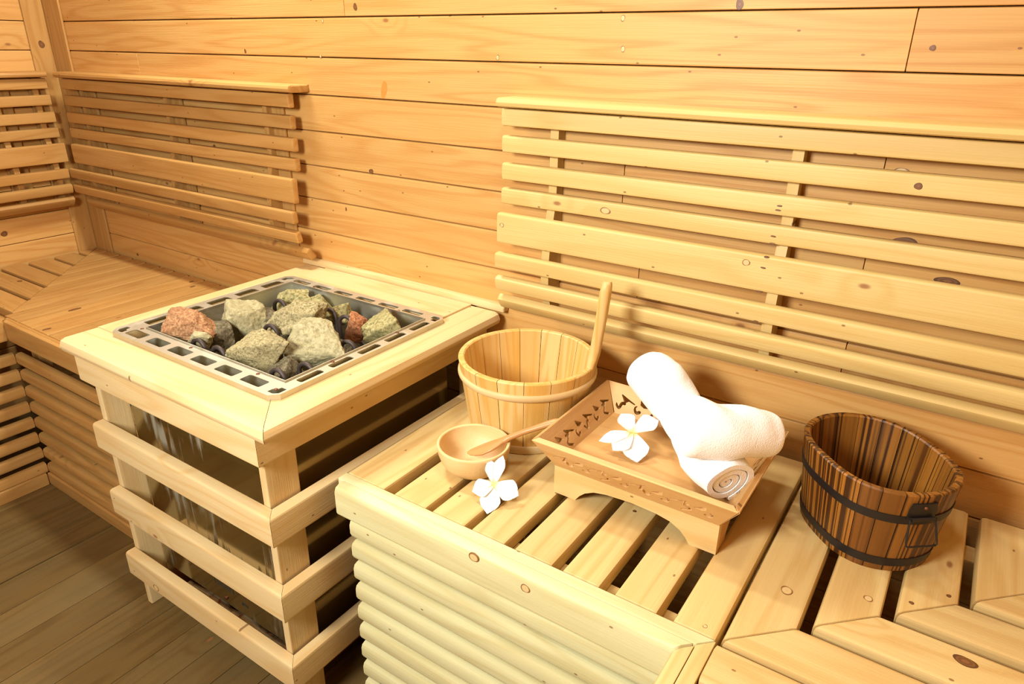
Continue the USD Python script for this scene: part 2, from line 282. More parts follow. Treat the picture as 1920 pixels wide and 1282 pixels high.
KNOTM = mat('knot_wood', {'a': ('attribute', {'attribute': 'gp'}), 's': ('separate_xyz', {}), 'f': ('math', {'math_type': 'fraction'}), 'n': ('noise_texture', {'scale': 300.0, 'detail': 2.0}), 'ad': ('math', {'math_type': 'multiply_add', 'value2': .25}),
            'r': ('rgb_ramp', {'ramp': [(0, (.16, .065, .02)), (.35, (.24, .10, .03)), (.6, (.13, .05, .015)), (.85, (.20, .085, .025)), (1, (.10, .04, .012))]}), 'p': ('principled_bsdf', {'roughness': .5})},
            [('a.vector', 's.vector'), ('a.vector', 'n.vector'), ('n.fac', 'ad.value1'), ('s.x', 'ad.value3'), ('ad.value', 'r.fac'), ('r.color', 'p.base_color')])
KNOTL = mat('knot_light', {'a': ('attribute', {'attribute': 'gp'}), 's': ('separate_xyz', {}), 'n': ('noise_texture', {'scale': 300.0, 'detail': 2.0}), 'ad': ('math', {'math_type': 'multiply_add', 'value2': .25}),
            'r': ('rgb_ramp', {'ramp': [(0, (.58, .40, .17)), (.7, (.64, .47, .21)), (.9, (.58, .38, .15)), (1.0, (.22, .10, .03)), (1.1, (.34, .18, .06))]}), 'p': ('principled_bsdf', {'roughness': .5})},
            [('a.vector', 's.vector'), ('a.vector', 'n.vector'), ('n.fac', 'ad.value1'), ('s.x', 'ad.value3'), ('ad.value', 'r.fac'), ('r.color', 'p.base_color')])
KNOTO = mat('knot_orange', {'a': ('attribute', {'attribute': 'gp'}), 'n': ('noise_texture', {'scale': 90.0, 'detail': 4.0}),
            'r': ('rgb_ramp', {'ramp': [(.3, (.30, .10, .02)), (.45, (.62, .22, .035)), (.7, (.70, .30, .06))]}), 'p': ('principled_bsdf', {'roughness': .5})},
            [('a.vector', 'n.vector'), ('n.fac', 'r.fac'), ('r.color', 'p.base_color')])
def knot(parent, c, U, N, ru, rv, m=None, seed=0):
    """A knot: an uneven oval plug set flush in the board, N outward, U along the grain."""
    U = np.array(U, float); N = np.array(N, float); Vv = np.cross(N, U); c = np.array(c, float); rg = np.random.default_rng(seed + 900); n = 22
    th = np.arange(n) * 2 * np.pi / n; wob = 1 + .07 * np.sin(2 * th + rg.uniform(0, 6)) + .05 * np.sin(3 * th + rg.uniform(0, 6))
    rings = [(0.001, .0003), (.5, .00032), (1.0, .00025), (1.0, -.002)]
    V = np.array([[c + U * (math.cos(a) * ru * w_ * q) + Vv * (math.sin(a) * rv * w_ * q) + N * h for a, w_ in zip(th, wob)] for q, h in rings])
    off = rg.uniform(0, 40)
    return obj('knot', loft(V), m or KNOTM, parent, KGP(c, U, Vv, ru, rv), smooth=40)
def KGP(c, U, Vv, ru, rv):
    return lambda v: np.c_[np.hypot((v - c) @ U / ru, (v - c) @ Vv / rv), (v - c) @ U, (v - c) @ Vv]
KNOTS = []   # (parent, centre, along, outward, half length, half width, material)
KNOTS += [(t1, (.008, -.036, 1.148), Z_, X_, .0105, .0085, None)]
# ------------------------------------------------------------------ benches
B = .50
SEAT_R = (.001, .001, .006, .006)
# right bench, L-shaped: slats run to the wall up to the mitre, then to the right wall
rb = thing('bench', 'pale pine slatted corner bench carrying the tray and pails, right of the heater', 'bench')
ED = -.491                                              # back edge of the front frame
def yslat(p, m, x0, x1, y0, y1, e=0.0, tone=None, name='seat_slat', z=B, t=.024):
    # U = -y, V = +x, so that thickness points up
    return plank(name, p, m, (x0, y1, z - t), (0, -1, 0), (1, 0, 0), y1 - y0, x1 - x0, t, r=(.002, .002, .0065, .0065), e1=e, tone=tone)
def xslat(p, m, y0, y1, x0, x1, e0=0.0, e1=0.0, tone=None, name='seat_slat', z=B, t=.024):
    # U = +x, V = +y
    return plank(name, p, m, (x0, y0, z - t), (1, 0, 0), (0, 1, 0), x1 - x0, y1 - y0, t, r=(.002, .002, .0065, .0065), e0=e0, e1=e1, tone=tone)
for a, b in [(1.737, 1.822), (1.842, 1.910), (1.921, 1.986), (1.997, 2.058), (2.074, 2.138), (2.153, 2.211), (2.232, 2.293), (2.313, 2.3695)]:
    yslat(rb, W_BENCH, a, b, ED + .0006, -.018)
MIT = lambda x: x - 2.861                               # y of the mitre line at x
for a, b in [(2.3745, 2.447), (2.461, 2.529), (2.544, 2.610), (2.625, 2.690), (2.705, 2.770), (2.785, 2.850)]:
    y0 = MIT(a) + .0006
    yslat(rb, W_BENCH, a, b, y0, -.018 if b < 2.84 else -.006, e=-1.0)
for k, (yb, yf) in enumerate([(-.413, -.4865), (-.332, -.400), (-.251, -.317), (-.171, -.236), (-.091, -.156), (-.012, -.076)]):
    xf = yf + 2.861 + .0006                             # mitred end, then the right wall
    xslat(rb, W_BENCH, yf, yb, xf, RX - .018, e0=1.0)
for k in range(9):
    yb = -.4935 - .0815 * k
    xslat(rb, W_BENCH, yb - .066, yb, 2.3712, RX - .018)
# front frame: fascia, its inner strip, and the return towards the camera
def fascia(p, m, x0, x1, yf, yb, e1=0.0, e0=0.0, tone=.2, z0=.444):
    # U = +x, V = +z: thickness towards -y
    mesh, gp = board((x0, yb, z0), X_, Z_, x1 - x0, B - z0, yb - yf, r=(.0008, .0008, .012, .006), ch=.003)
    v = mesh.vertices
    far = v[:, 0] > (x0 + x1) / 2
    v[far, 0] += (v[far, 1] - yb) * e1; v[~far, 0] += (v[~far, 1] - yb) * e0
    obj('fascia_board', trimesh.Trimesh(v, mesh.faces, process=False), m, p, gp, tone)
fascia(rb, W_FASCIA, 1.7485, 2.3505, -.5325, -.5112, e1=1.0)
plank('edge_strip', rb, W_FASCIA, (1.737, -.5110, .47), X_, Y_, 2.3505 - 1.737, .0195, .03, r=(.001, .001, .0015, .0025), e1=1.0, tone=.6)
def return_board(p, m, xf, xb, y0, y1, e=1.0, tone=.2, z0=.444, sgn=1):
    # fascia along y; outer face at xf, back at xb
    if sgn > 0: mesh, gp = board((xb, y1, z0), (0, -1, 0), Z_, y1 - y0, B - z0, xb - xf, r=(.0008, .0008, .012, .006), ch=.003)
    else: mesh, gp = board((xb, y0, z0), (0, 1, 0), Z_, y1 - y0, B - z0, xf - xb, r=(.0008, .0008, .012, .006), ch=.003)
    v = mesh.vertices; far = v[:, 1] > (y0 + y1) / 2
    v[far, 1] += (v[far, 0] - xb) * e
    obj('fascia_board', trimesh.Trimesh(v, mesh.faces, process=False), m, p, gp, tone)
return_board(rb, W_BENCH, 2.3292, 2.3505, -1.25, -.5112, e=1.0, tone=.3)
plank('edge_strip', rb, W_BENCH, (2.3508, -.4915 - .0195, .47), (0, -1, 0), X_, .73, .0195, .03, r=(.001, .001, .0015, .0025), e0=-1.0, tone=.5)
# front slats below the fascia (each with rounded edges) and those of the return
for k in range(10):
    zt = .4345 - .0452 * k
    plank('facing_slat', rb, W_FASCIA, (1.7645, -.5045, zt - .0345), X_, Z_, 2.3384 - 1.7645, .0345, .0185, r=(.004, .004, .010, .010), ch=.004, tone=rng.uniform(-.6, .4))
    plank('facing_slat', rb, W_BENCH, (2.3570, -.5235, zt - .0345), (0, -1, 0), Z_, .73, .0345, .0185, r=(.004, .004, .010, .010), ch=.004)
# bearers under the seat, feet behind the slats
for y in (-.47, -.09):
    plank('bearer', rb, W_BENCH, (1.78, y - .02, .432), X_, Y_, 2.80 - 1.78, .04, .0435, tone=-.3)
for y0 in (-.62, -1.05):
    plank('bearer', rb, W_BENCH, (2.38, y0, .432), X_, Y_, .46, .04, .0435, tone=-.3)
for x, y in ((1.80, -.50), (2.10, -.50), (2.36, -.50), (1.80, -.10), (2.40, -.10), (2.80, -.10), (2.40, -1.2), (2.80, -1.2)):
    plank('bench_foot', rb, W_BENCH, (x - .0225, y, 0), Z_, X_, .4315, .045, .035, tone=-.4)
# left bench, mirrored mitre at the left corner
lb = thing('bench', 'amber pine slatted corner bench in the left corner behind the heater', 'bench')
LX, LY = .518, -.510                                     # inner corner of its front
# back leg: slats across the depth (along y), front to wall, cut on the mitre at the left
xs = [.0015 + .0785 * k for k in range(15)]
for a in xs:
    b = a + .0752
    if b > 1.118: b = 1.118
    if b - a < .02: continue
    if b <= .492:      # bounded by the mitre: front end lies on y = -x
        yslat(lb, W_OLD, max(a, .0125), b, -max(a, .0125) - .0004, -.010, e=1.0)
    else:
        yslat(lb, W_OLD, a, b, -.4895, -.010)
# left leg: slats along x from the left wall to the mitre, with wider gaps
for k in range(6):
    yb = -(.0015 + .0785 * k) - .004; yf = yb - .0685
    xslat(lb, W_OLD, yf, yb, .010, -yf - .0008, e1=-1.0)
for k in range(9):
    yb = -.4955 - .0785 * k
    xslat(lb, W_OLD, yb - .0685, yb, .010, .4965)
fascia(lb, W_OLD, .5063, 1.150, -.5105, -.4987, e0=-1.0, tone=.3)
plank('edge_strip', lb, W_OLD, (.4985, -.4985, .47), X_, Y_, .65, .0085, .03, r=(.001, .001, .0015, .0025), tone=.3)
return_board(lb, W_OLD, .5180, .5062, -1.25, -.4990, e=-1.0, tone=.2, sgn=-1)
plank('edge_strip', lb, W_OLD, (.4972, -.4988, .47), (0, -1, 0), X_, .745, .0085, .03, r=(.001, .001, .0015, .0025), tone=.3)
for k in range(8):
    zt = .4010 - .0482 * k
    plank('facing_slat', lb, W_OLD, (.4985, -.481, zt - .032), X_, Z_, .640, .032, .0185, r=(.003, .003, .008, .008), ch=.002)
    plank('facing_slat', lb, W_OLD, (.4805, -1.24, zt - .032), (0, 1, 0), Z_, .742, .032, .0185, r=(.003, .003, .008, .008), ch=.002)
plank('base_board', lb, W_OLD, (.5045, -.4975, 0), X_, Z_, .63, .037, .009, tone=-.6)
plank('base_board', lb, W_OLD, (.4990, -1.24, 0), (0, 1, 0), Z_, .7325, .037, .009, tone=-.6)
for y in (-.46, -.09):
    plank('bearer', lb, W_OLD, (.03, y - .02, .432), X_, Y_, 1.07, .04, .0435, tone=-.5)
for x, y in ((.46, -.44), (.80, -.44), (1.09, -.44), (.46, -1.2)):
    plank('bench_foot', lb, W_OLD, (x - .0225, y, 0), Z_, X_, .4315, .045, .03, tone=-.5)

# ------------------------------------------------------------------ backrests
# rows: top z, bottom z, distance of the face from the wall, tilt of the face (degrees, + looks down)
ROWS = [(1.053, 1.0215, .043, 0), (1.0045, .9735, .043, 0), (.954, .922, .043, 0), (.9065, .876, .043, 0),
        (.860, .801, .058, 0), (.7815, .7515, .066, 4), (.731, .701, .064, 14), (.683, .657, .049, 38)]
def profile_at(z, back):
    zs = [.60, .668, .715, .766, .83, .89, .94, 1.06]; d = [.020, .030, .044, .047, .040, .026, .025, .025]
    return np.interp(z, zs, d)
def backrest(p, m, o, U, length, starts, ends, posts, post_w, cap_over, mit0=None, back_boards=True, cap_s=0.0):
    """Slats along U from the corner o; N points into the room. starts/ends: per-row (u0, u1)."""
    U = np.array(U, float); N = np.cross(U, Z_); o = np.array(o, float)
    for k, (zt, zb, dist, tilt) in enumerate(ROWS):
        h = zt - zb; t = .018
        a = math.radians(tilt); Vv = Z_ * math.cos(a) + N * math.sin(a); Wd = np.cross(U, Vv)
        c = o + Z_ * (zt + zb) / 2 + N * (dist)                  # centre of the face
        hh = h if tilt < 30 else h + .006
        q = c - Vv * hh / 2 - Wd * t + U * starts[k]
        mesh, gp = board(q, U, Vv, ends[k] - starts[k], hh, t, r=(.003, .003, .005, .005) if tilt < 10 else (.004, .004, .0075, .0075), ch=.0025)
        if mit0 is not None and mit0.get(k) is not None:         # mitred against the other wing: u start = distance from the wall
            v = mesh.vertices; rel = v - o; u = rel @ U; n = rel @ N; near = u < starts[k] + .05
            v[near] += np.outer((n[near] + .0006) - u[near], U)
            mesh = trimesh.Trimesh(v, mesh.faces, process=False)
        obj('slat', mesh, m, p, gp)
    # cap board, lying flat on the top
    plank('cap_board', p, m, o + U * (starts[0] + cap_s) + Z_ * 1.0725 + N * .0015, U, N, ends[0] + cap_over - starts[0] - cap_s, .0605, .0165, r=(.001, .0075, .0075, .001), ch=.002, tone=.5)
    for u in posts:
        zz = np.linspace(.662, 1.0535, 30)
        poly = Polygon([(.0100 if back_boards else .0015, z) for z in zz[::-1]] + [(max(profile_at(z, 0) - .0008, .012), z) for z in zz])
        mesh, gp = extrude(poly, post_w, o + U * (u + post_w), N, Z_)
        obj('batten', mesh, m, p, (lambda v: np.c_[v[:, 2], v[:, 0], v[:, 1]]), smooth=False)
        if back_boards:
            plank('mounting_strip', p, m, o + U * (u - .004) + Z_ * .668 + N * .0012, Z_, U, .386, .060, .0085) if np.dot(np.cross(Z_, U), N) > 0 else plank('mounting_strip', p, m, o + U * (u + .056) + Z_ * .668 + N * .0012, Z_, -U, .386, .060, .0085)
bl = thing('backrest', 'amber slatted backrest on the long wall above the left bench', 'backrest')
st = [.088, .085, .079, .076, .092, .066, .064, .110]
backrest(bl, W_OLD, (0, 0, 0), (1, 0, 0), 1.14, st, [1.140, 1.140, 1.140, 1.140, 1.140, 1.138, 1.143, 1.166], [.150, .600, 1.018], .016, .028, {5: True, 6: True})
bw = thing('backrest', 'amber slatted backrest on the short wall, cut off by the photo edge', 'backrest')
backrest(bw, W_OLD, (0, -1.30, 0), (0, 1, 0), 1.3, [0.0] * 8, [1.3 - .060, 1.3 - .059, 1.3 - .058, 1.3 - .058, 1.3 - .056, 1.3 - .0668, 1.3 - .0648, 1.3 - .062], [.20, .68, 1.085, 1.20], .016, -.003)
br = thing('backrest', 'pale slatted backrest on the long wall, above the bench with the tray and pails', 'backrest')
e8 = [2.80] * 8
backrest(br, W_BACK, (0, 0, 0), (1, 0, 0), 2.8, [1.737, 1.738, 1.738, 1.737, 1.737, 1.7375, 1.7375, 1.7375], e8, [1.835, 2.262, 2.69], .017, 0.0, back_boards=False)

# ------------------------------------------------------------------ heater guard (wooden surround)
gd = thing('heater_guard', 'pale wooden rail surround built around the stone-filled sauna heater', 'heater guard')
HT = .6385
def vshift(mesh, fn):
    v = mesh.vertices.copy(); fn(v); return trimesh.Trimesh(v, mesh.faces, process=False)
# top boards, mitred at the near right corner
mesh, gp = board((1.118, -.629, HT - .0265), X_, Y_, 1.724 - 1.118, .076, .0265, r=(.010, .001, .001, .015), ch=.006)
def nos(v):
    far = v[:, 0] > 1.45
    v[far, 0] = 1.724 - (v[far, 1] + .629) - .0006
obj('nosing_board', vshift(mesh, nos), W_HEAT, gd, gp, .3)
mesh, gp = board((1.648, -.021, HT - .0265), (0, -1, 0), X_, .608, .076, .0265, r=(.001, .010, .015, .001), ch=.003)
def nos2(v):
    far = v[:, 1] < -.3
    v[far, 1] = -.629 + (1.724 - v[far, 0]) + .0006
obj('nosing_board', vshift(mesh, nos2), W_HEAT, gd, gp, .1)
plank('nosing_board', gd, W_HEAT, (1.114, -.020, HT - .0265), (0, -1, 0), X_, .532, .074, .0265, r=(.001, .001, .003, .006), tone=.2)
plank('nosing_board', gd, W_HEAT, (1.189, -.122, HT - .0265), X_, Y_, .4585, .101, .0295, r=(.001, .001, .002, .003), tone=-.1)
tr = thing('trim_3', kind='structure')
plank('wall_trim', tr, W_HEAT, (1.10, -.0195, HT + .0003), X_, Y_, .63, .019, .014, r=(.001, .001, .001, .007), tone=.2)
mesh, gp = board((1.157, -.6015, .5585), X_, Z_, .535, .0530, .0205, r=(.001, .001, .001, .005))
def apr(v):
    far = v[:, 0] > 1.45; v[far, 0] = 1.692 - (v[far, 1] + .622) - .0003
obj('apron', vshift(mesh, apr), W_HEAT, gd, gp, .4)
mesh, gp = board((1.6715, -.622, .5585), (0, 1, 0), Z_, .595, .0530, .0205, r=(.001, .001, .001, .005))
def apr2(v):
    near = v[:, 1] < -.3; v[near, 1] = -.622 + (1.692 - v[near, 0]) + .0003
obj('apron', vshift(mesh, apr2), W_HEAT, gd, gp, .0)
for z0, z1 in ((.4131, .4700), (.2556, .3142), (.0960, .1550)):
    mesh, gp = board((1.166, -.6030, z0), X_, Z_, 1.7035 - 1.166, z1 - z0, .0225, r=(.002, .002, .006, .005), ch=.003)
    def mit(v, s=1):
        far = v[:, 0] > 1.45; v[far, 0] = 1.7035 - (v[far, 1] + .6255) - .0004
    obj('rail', vshift(mesh, mit), W_HEAT, gd, gp, .35)
    mesh, gp = board((1.681, -.6255, z0), (0, 1, 0), Z_, .598, z1 - z0, .0225, r=(.002, .002, .006, .005), ch=.003)
    def mit2(v):
        near = v[:, 1] < -.3; v[near, 1] = -.6255 + (1.7035 - v[near, 0]) + .0004
    obj('rail', vshift(mesh, mit2), W_HEAT, gd, gp, .1)
plank('post', gd, W_HEAT, (1.1810, -.6025, 0), Z_, Y_, .610, .051, .0175, tone=-.1)
plank('post', gd, W_HEAT, (1.6765, -.6025, 0), Z_, Y_, .610, .063, .0175, tone=-.2)
plank('post', gd, W_HEAT, (1.6765, -.0880, 0), Z_, Y_, .610, .063, .0175, tone=-.2)
plank('post', gd, W_HEAT, (1.1810, -.0880, 0), Z_, Y_, .610, .063, .0175, tone=-.2)

# ------------------------------------------------------------------ the heater
ht = thing('sauna_heater', 'stainless steel sauna heater with a slotted top rim inside the wooden surround', 'heater')
CX0, CX1, CY0, CY1, CZ0 = 1.1850, 1.6570, -.5535, -.1290, .085
def sheet(poly, z, t=.0014): 
    m = trimesh.creation.extrude_polygon(poly, t, engine='earcut'); m.apply_translation([0, 0, z]); return m
def wallbox(x0, x1, y0, y1, z0, z1, t):
    o = sbox(x0, y0, x1, y1); return sheet(o.difference(o.buffer(-t, join_style=2)), z0, z1 - z0)
obj('casing', wallbox(CX0, CX1, CY0, CY1, CZ0, .6365, .0015), STEEL, ht, smooth=False)
obj('casing_panel', trimesh.creation.box(bounds=[[CX1 + .0002, CY0 - .001, CZ0], [CX1 + .0016, CY1 + .002, .6365]]), CLEAN, ht, smooth=False, label='smooth dark reflective side panel')
obj('casing_base', trimesh.creation.box(bounds=[[CX0 + .004, CY0 + .004, .03], [CX1 - .004, CY1 - .004, .05]]), SCREW, ht, smooth=False)
v = []
fl_ = board((CX0 + .085, CY0 + .006, .052), X_, Z_, CX1 - CX0 - .09, .026, .012, r=.003)[0].subdivide().subdivide().subdivide()
fl_.vertices += (meshkit.noise(fl_.vertices * 70)[:, None] - .5) * .012
obj('base_flange', fl_, RUST, ht, label='flaking rusty base flange', smooth=50)
# the top rim with rounded slots
FX0, FX1, FYa, FYb, ZR = 1.1812, 1.6651, -.5615, -.1275, .6485
IX0, IX1, IY0, IY1 = 1.2335, 1.6375, -.5145, -.1665
def cham(x0, y0, x1, y1, c): return Polygon([(x0 + c, y0), (x1 - c, y0), (x1, y0 + c), (x1, y1 - c), (x1 - c, y1), (x0 + c, y1), (x0, y1 - c), (x0, y0 + c)])
def slot(x0, y0, x1, y1, r=.0035): return sbox(x0 + r, y0 + r, x1 - r, y1 - r).buffer(r, quad_segs=3)
outer = cham(FX0, FYa, FX1, FYb, .014)
holes = []
fxs = np.linspace(1.2315, 1.598, 6); pw = .050
for k in range(6): holes.append(slot(1.2190 + .0695 * k, -.5515, 1.2190 + .0695 * k + .050, -.5285))
for k in range(6): holes.append(slot(1.2240 + .0680 * k, -.1555, 1.2240 + .0680 * k + .050, -.1410))
for k in range(5): holes.append(slot(1.1945, -.5000 + .0690 * k, 1.2200, -.5000 + .0690 * k + .050))
for k in range(5): holes.append(slot(1.6440, -.5000 + .0690 * k, 1.6590, -.5000 + .0690 * k + .050))
# corner cut-outs, L-shaped
for (cx, cy, sx, sy) in ((1.1925, -.5515, 1, 1), (1.6590, -.5515, -1, 1), (1.6590, -.1405, -1, -1), (1.1925, -.1405, 1, -1)):
    l = Polygon([(0, .006), (.006, 0), (.018, 0), (.018, .009), (.010, .012), (.010, .020), (0, .020)]).buffer(.0012, quad_segs=2)
    holes.append(affinity.translate(affinity.scale(l, sx, sy, origin=(0, 0)), cx, cy))
plate = outer.difference(unary_union(holes)).difference(sbox(IX0, IY0, IX1, IY1))
obj('rim', sheet(plate, ZR - .0016, .0016), RIM, ht, smooth=False)
obj('rim_lip', wallbox(IX0 - .0012, IX1 + .0012, IY0 - .0012, IY1 + .0012, ZR - .001, ZR + .0035, .0016), RIM, ht, smooth=False)
obj('rim_skirt', sheet(outer.difference(outer.buffer(-.0015, join_style=2)), HT + .0003, ZR - HT - .0019), RIM, ht, smooth=False)
obj('liner', wallbox(IX0 - .0015, IX1 + .0015, IY0 - .0015, IY1 + .0015, .44, ZR - .0018, .0015), LINER, ht, smooth=False)
obj('rim_channel', sheet(sbox(CX0 + .002, CY0 + .002, CX1 - .002, CY1 - .002).difference(sbox(IX0 - .0016, IY0 - .0016, IX1 + .0016, IY1 + .0016)), .618, .001), LINER, ht, smooth=False)
obj('liner_floor', trimesh.creation.box(bounds=[[IX0, IY0, .440], [IX1, IY1, .444]]), SCREW, ht, smooth=False)
for x, y in ((1.2265, -.5205), (1.385, -.5205), (1.575, -.5205), (1.6405, -.415), (1.6405, -.25), (1.228, -.30), (1.30, -.1595), (1.56, -.1595), (1.6455, -.5400)):
    s_ = trimesh.creation.icosphere(2, .0034); s_.vertices[:, 2] *= .45; s_.apply_translation([x, y, ZR])
    obj('screw', s_, SCREW, ht, smooth=True)
obj('screw', tube([(1.404, CY0 + .001, .1), (1.404, CY0 - .003, .1)], .0045, 12), SCREW, ht)
tm = meshkit.text_mesh('IPX4', .0062, .0006); tm.vertices = np.c_[tm.vertices[:, 0] + 1.458, np.full(len(tm.vertices), CY0 - .0002) - tm.vertices[:, 2], tm.vertices[:, 1] + .1105]
obj('printed_marking', tm, INK, ht, smooth=False, label='small black printed characters')
fr = sbox(0, 0, .062, .0165).difference(sbox(.0008, .0008, .0612, .0157))
fr = unary_union([fr] + [sbox(.005, .004 + .0035 * k, .055, .0046 + .0035 * k) for k in range(3)])
obj('rating_plate', extrude(fr, .0004, (1.372, CY0 - .0001, .124), X_, Z_)[0], INK, ht, smooth=False, label='faint printed rating outline')
# heating rods: hairpins standing up among the stones
def ray(px, py):
    d = FWD * 1306.35 + RIGHT * (px - 960) + UP * (641 - py); return d
def at_z(px, py, z):
    d = ray(px, py); return EYE + d * (z - EYE[2]) / d[2]
loops = [(485, 580, 0), (524, 560, .2), (576, 569, .4), (620, 577, -.2), (507, 607, .3), (652, 637, .5), (516, 692, .1), (362, 637, .2), (398, 652, .1), (648, 590, .4), (604, 690, .2)]
for px, py, rot in loops:
    c = at_z(px, py + 4, .650); c[0] = min(max(c[0], IX0 + .025), IX1 - .025); c[1] = min(max(c[1], IY0 + .02), IY1 - .012)
    R_ = .0175; dx, dy = math.cos(rot), math.sin(rot) * .5
    pts = [(c[0] - dx * R_, c[1] - dy * R_, .45)] + [(c[0] - dx * R_ * math.cos(a), c[1] - dy * R_ * math.cos(a), c[2] - R_ + R_ * 1.05 * math.sin(a)) for a in np.linspace(0, math.pi, 13)] + [(c[0] + dx * R_, c[1] + dy * R_, .45)]
    obj('heating_element', tube(pts, .0042, 10), ROD, ht, smooth=True)

# ------------------------------------------------------------------ stones
def make_stone(c, dims, yaw, seed, tilt=0.0):
    r = np.random.default_rng(seed)
    p = r.normal(size=(14, 3)); p /= np.linalg.norm(p, axis=1, keepdims=True); p *= r.uniform(.84, 1.06, (14, 1))
    h = trimesh.convex.convex_hull(p)
    for _ in range(4):
        h = h.subdivide()
    v = h.vertices.copy()
    lap = trimesh.smoothing.filter_taubin(trimesh.Trimesh(v, h.faces, process=False), iterations=3).vertices
    v = lap; n = trimesh.Trimesh(v, h.faces, process=False).vertex_normals
    f = meshkit.fbm(v * 3.2 + seed * 3.7, 4, seed); f2 = meshkit.noise(v * 14 + seed, seed + 3)
    v = v + n * ((f - .5) * .16 + (f2 - .5) * .05)[:, None]
    v /= np.abs(v).max(0)
    v = v * (np.array(dims) / 2)
    ct, st_ = math.cos(tilt), math.sin(tilt); v = v @ np.array([[ct, 0, -st_], [0, 1, 0], [st_, 0, ct]])
    cy, sy = math.cos(yaw), math.sin(yaw); v = v @ np.array([[cy, sy, 0], [-sy, cy, 0], [0, 0, 1]])
    return trimesh.Trimesh(v + np.array(c), h.faces, process=False)
ST = [  # px, py of the centre, z, dims, yaw, tilt, material, label
    (346, 612, .655, (.112, .075, .055), .35, .10, S_RED, 'large reddish brown speckled stone in the left corner of the heater tray'),
    (455, 606, .632, (.088, .075, .090), .9, .1, S_GREY, 'greyish tan upright stone between the red stone and the long speckled one'),
    (541, 571, .625, (.100, .060, .060), .75, -.30, S_GREEN, 'grey-green ridged stone farthest back in the heater, near its rear corner'),
    (561, 603, .642, (.130, .085, .075), .55, -.25, S_TAN, 'long pale yellow speckled stone in the middle of the heater'),
    (482, 661, .644, (.130, .082, .080), .30, -.10, S_TAN, 'large coarse speckled stone at the front of the heater tray'),
    (592, 650, .644, (.108, .095, .105), .7, .05, S_GREY, 'largest pale grey smooth-faced stone, front centre right in the heater'),
    (664, 615, .622, (.062, .056, .060), .2, 0, S_ORANGE, 'small bright orange stone beside the grey-green right-hand stone'),
    (724, 609, .640, (.092, .080, .078), .5, .05, S_GREEN, 'blocky grey-green stone in the right corner of the heater tray'),
    (374, 642, .642, (.048, .040, .040), .4, 0, S_GREY, 'small pale round stone in front of the red stone'),
    (412, 636, .622, (.050, .055, .070), 1.0, .2, S_DARK, 'dark wet-looking stone wedged beside the red stone'),
    (634, 597, .628, (.065, .030, .050), .9, -.4, S_GREEN, 'thin slanted grey slab behind the orange stone'),
    (600, 578, .618, (.080, .055, .060), .2, 0, S_GREEN, 'dull stone behind the tall hairpin heating rod'),
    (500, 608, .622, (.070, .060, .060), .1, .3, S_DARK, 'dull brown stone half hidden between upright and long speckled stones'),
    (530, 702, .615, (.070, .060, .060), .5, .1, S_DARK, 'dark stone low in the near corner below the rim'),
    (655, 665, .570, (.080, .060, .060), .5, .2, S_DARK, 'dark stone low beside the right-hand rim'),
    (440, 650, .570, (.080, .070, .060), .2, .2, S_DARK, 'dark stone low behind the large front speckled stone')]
for k, (px, py, z, dims, yaw, tilt, m_, lab) in enumerate(ST):
    c = at_z(px, py, z)
    ms = make_stone(c, np.array(dims) * 1.12, yaw, 80 if k == 0 else 60 + k, tilt)
    # keep inside the liner
    lo, hi = ms.bounds
    sh = np.zeros(3); sh[0] = max(IX0 + .001 - lo[0], 0) + min(IX1 - .001 - hi[0], 0); sh[1] = max(IY0 + .001 - lo[1], 0) + min(IY1 - .001 - hi[1], 0)
    ms.apply_translation(sh)
    obj('stone', ms, m_, gp=(lambda v, c=c: v), smooth=28, label=lab, cat='stone', group='stones in the sauna heater')
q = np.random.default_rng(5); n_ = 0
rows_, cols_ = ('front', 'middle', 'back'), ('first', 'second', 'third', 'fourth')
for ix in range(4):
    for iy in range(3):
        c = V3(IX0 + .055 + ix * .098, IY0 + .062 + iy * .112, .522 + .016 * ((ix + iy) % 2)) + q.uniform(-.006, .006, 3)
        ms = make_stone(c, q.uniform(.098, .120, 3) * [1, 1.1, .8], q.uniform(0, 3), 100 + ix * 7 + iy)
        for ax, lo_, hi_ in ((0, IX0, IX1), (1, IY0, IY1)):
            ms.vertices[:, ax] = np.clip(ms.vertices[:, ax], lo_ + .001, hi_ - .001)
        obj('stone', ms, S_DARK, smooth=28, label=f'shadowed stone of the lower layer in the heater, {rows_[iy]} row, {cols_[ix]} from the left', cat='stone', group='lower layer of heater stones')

# ------------------------------------------------------------------ round pail with a stave handle
BC = V3(1.897, -.1845, 0); BR0, BR1, BZ = .1054, .1261, .6465
def brad(z): return BR0 + (BR1 - BR0) * (z - B) / (BZ - B)
pail = thing('pail', 'large round pale wooden pail with one tall upright stave handle', 'pail', (BC[0], BC[1], B))
NS = 17; TH = .0115
def stave(a0, a1, z0, z1, rad, th, c, nseg=4, nz=5, gap=.0006, top_r=.002):
    """One stave of a coopered vessel; rad(angle, z) is the outer radius."""
    rows = []
    for z, ins in [(z0, .0), *[(zz, 0) for zz in np.linspace(z0 + .004, z1 - top_r, nz)], (z1, top_r)]:
        aa = np.linspace(a0, a1, nseg + 1)
        ro = np.array([rad(a, z) for a in aa]); da = gap / ro.mean()
        aa = np.linspace(a0 + da, a1 - da, nseg + 1)
        out = np.c_[c[0] + (ro - ins) * np.cos(aa), c[1] + (ro - ins) * np.sin(aa), np.full(nseg + 1, z)]
        inn = np.c_[c[0] + (ro - th + ins) * np.cos(aa), c[1] + (ro - th + ins) * np.sin(aa), np.full(nseg + 1, z)]
        rows.append(np.vstack([out, inn[::-1]]))
    return loft(np.array(rows))
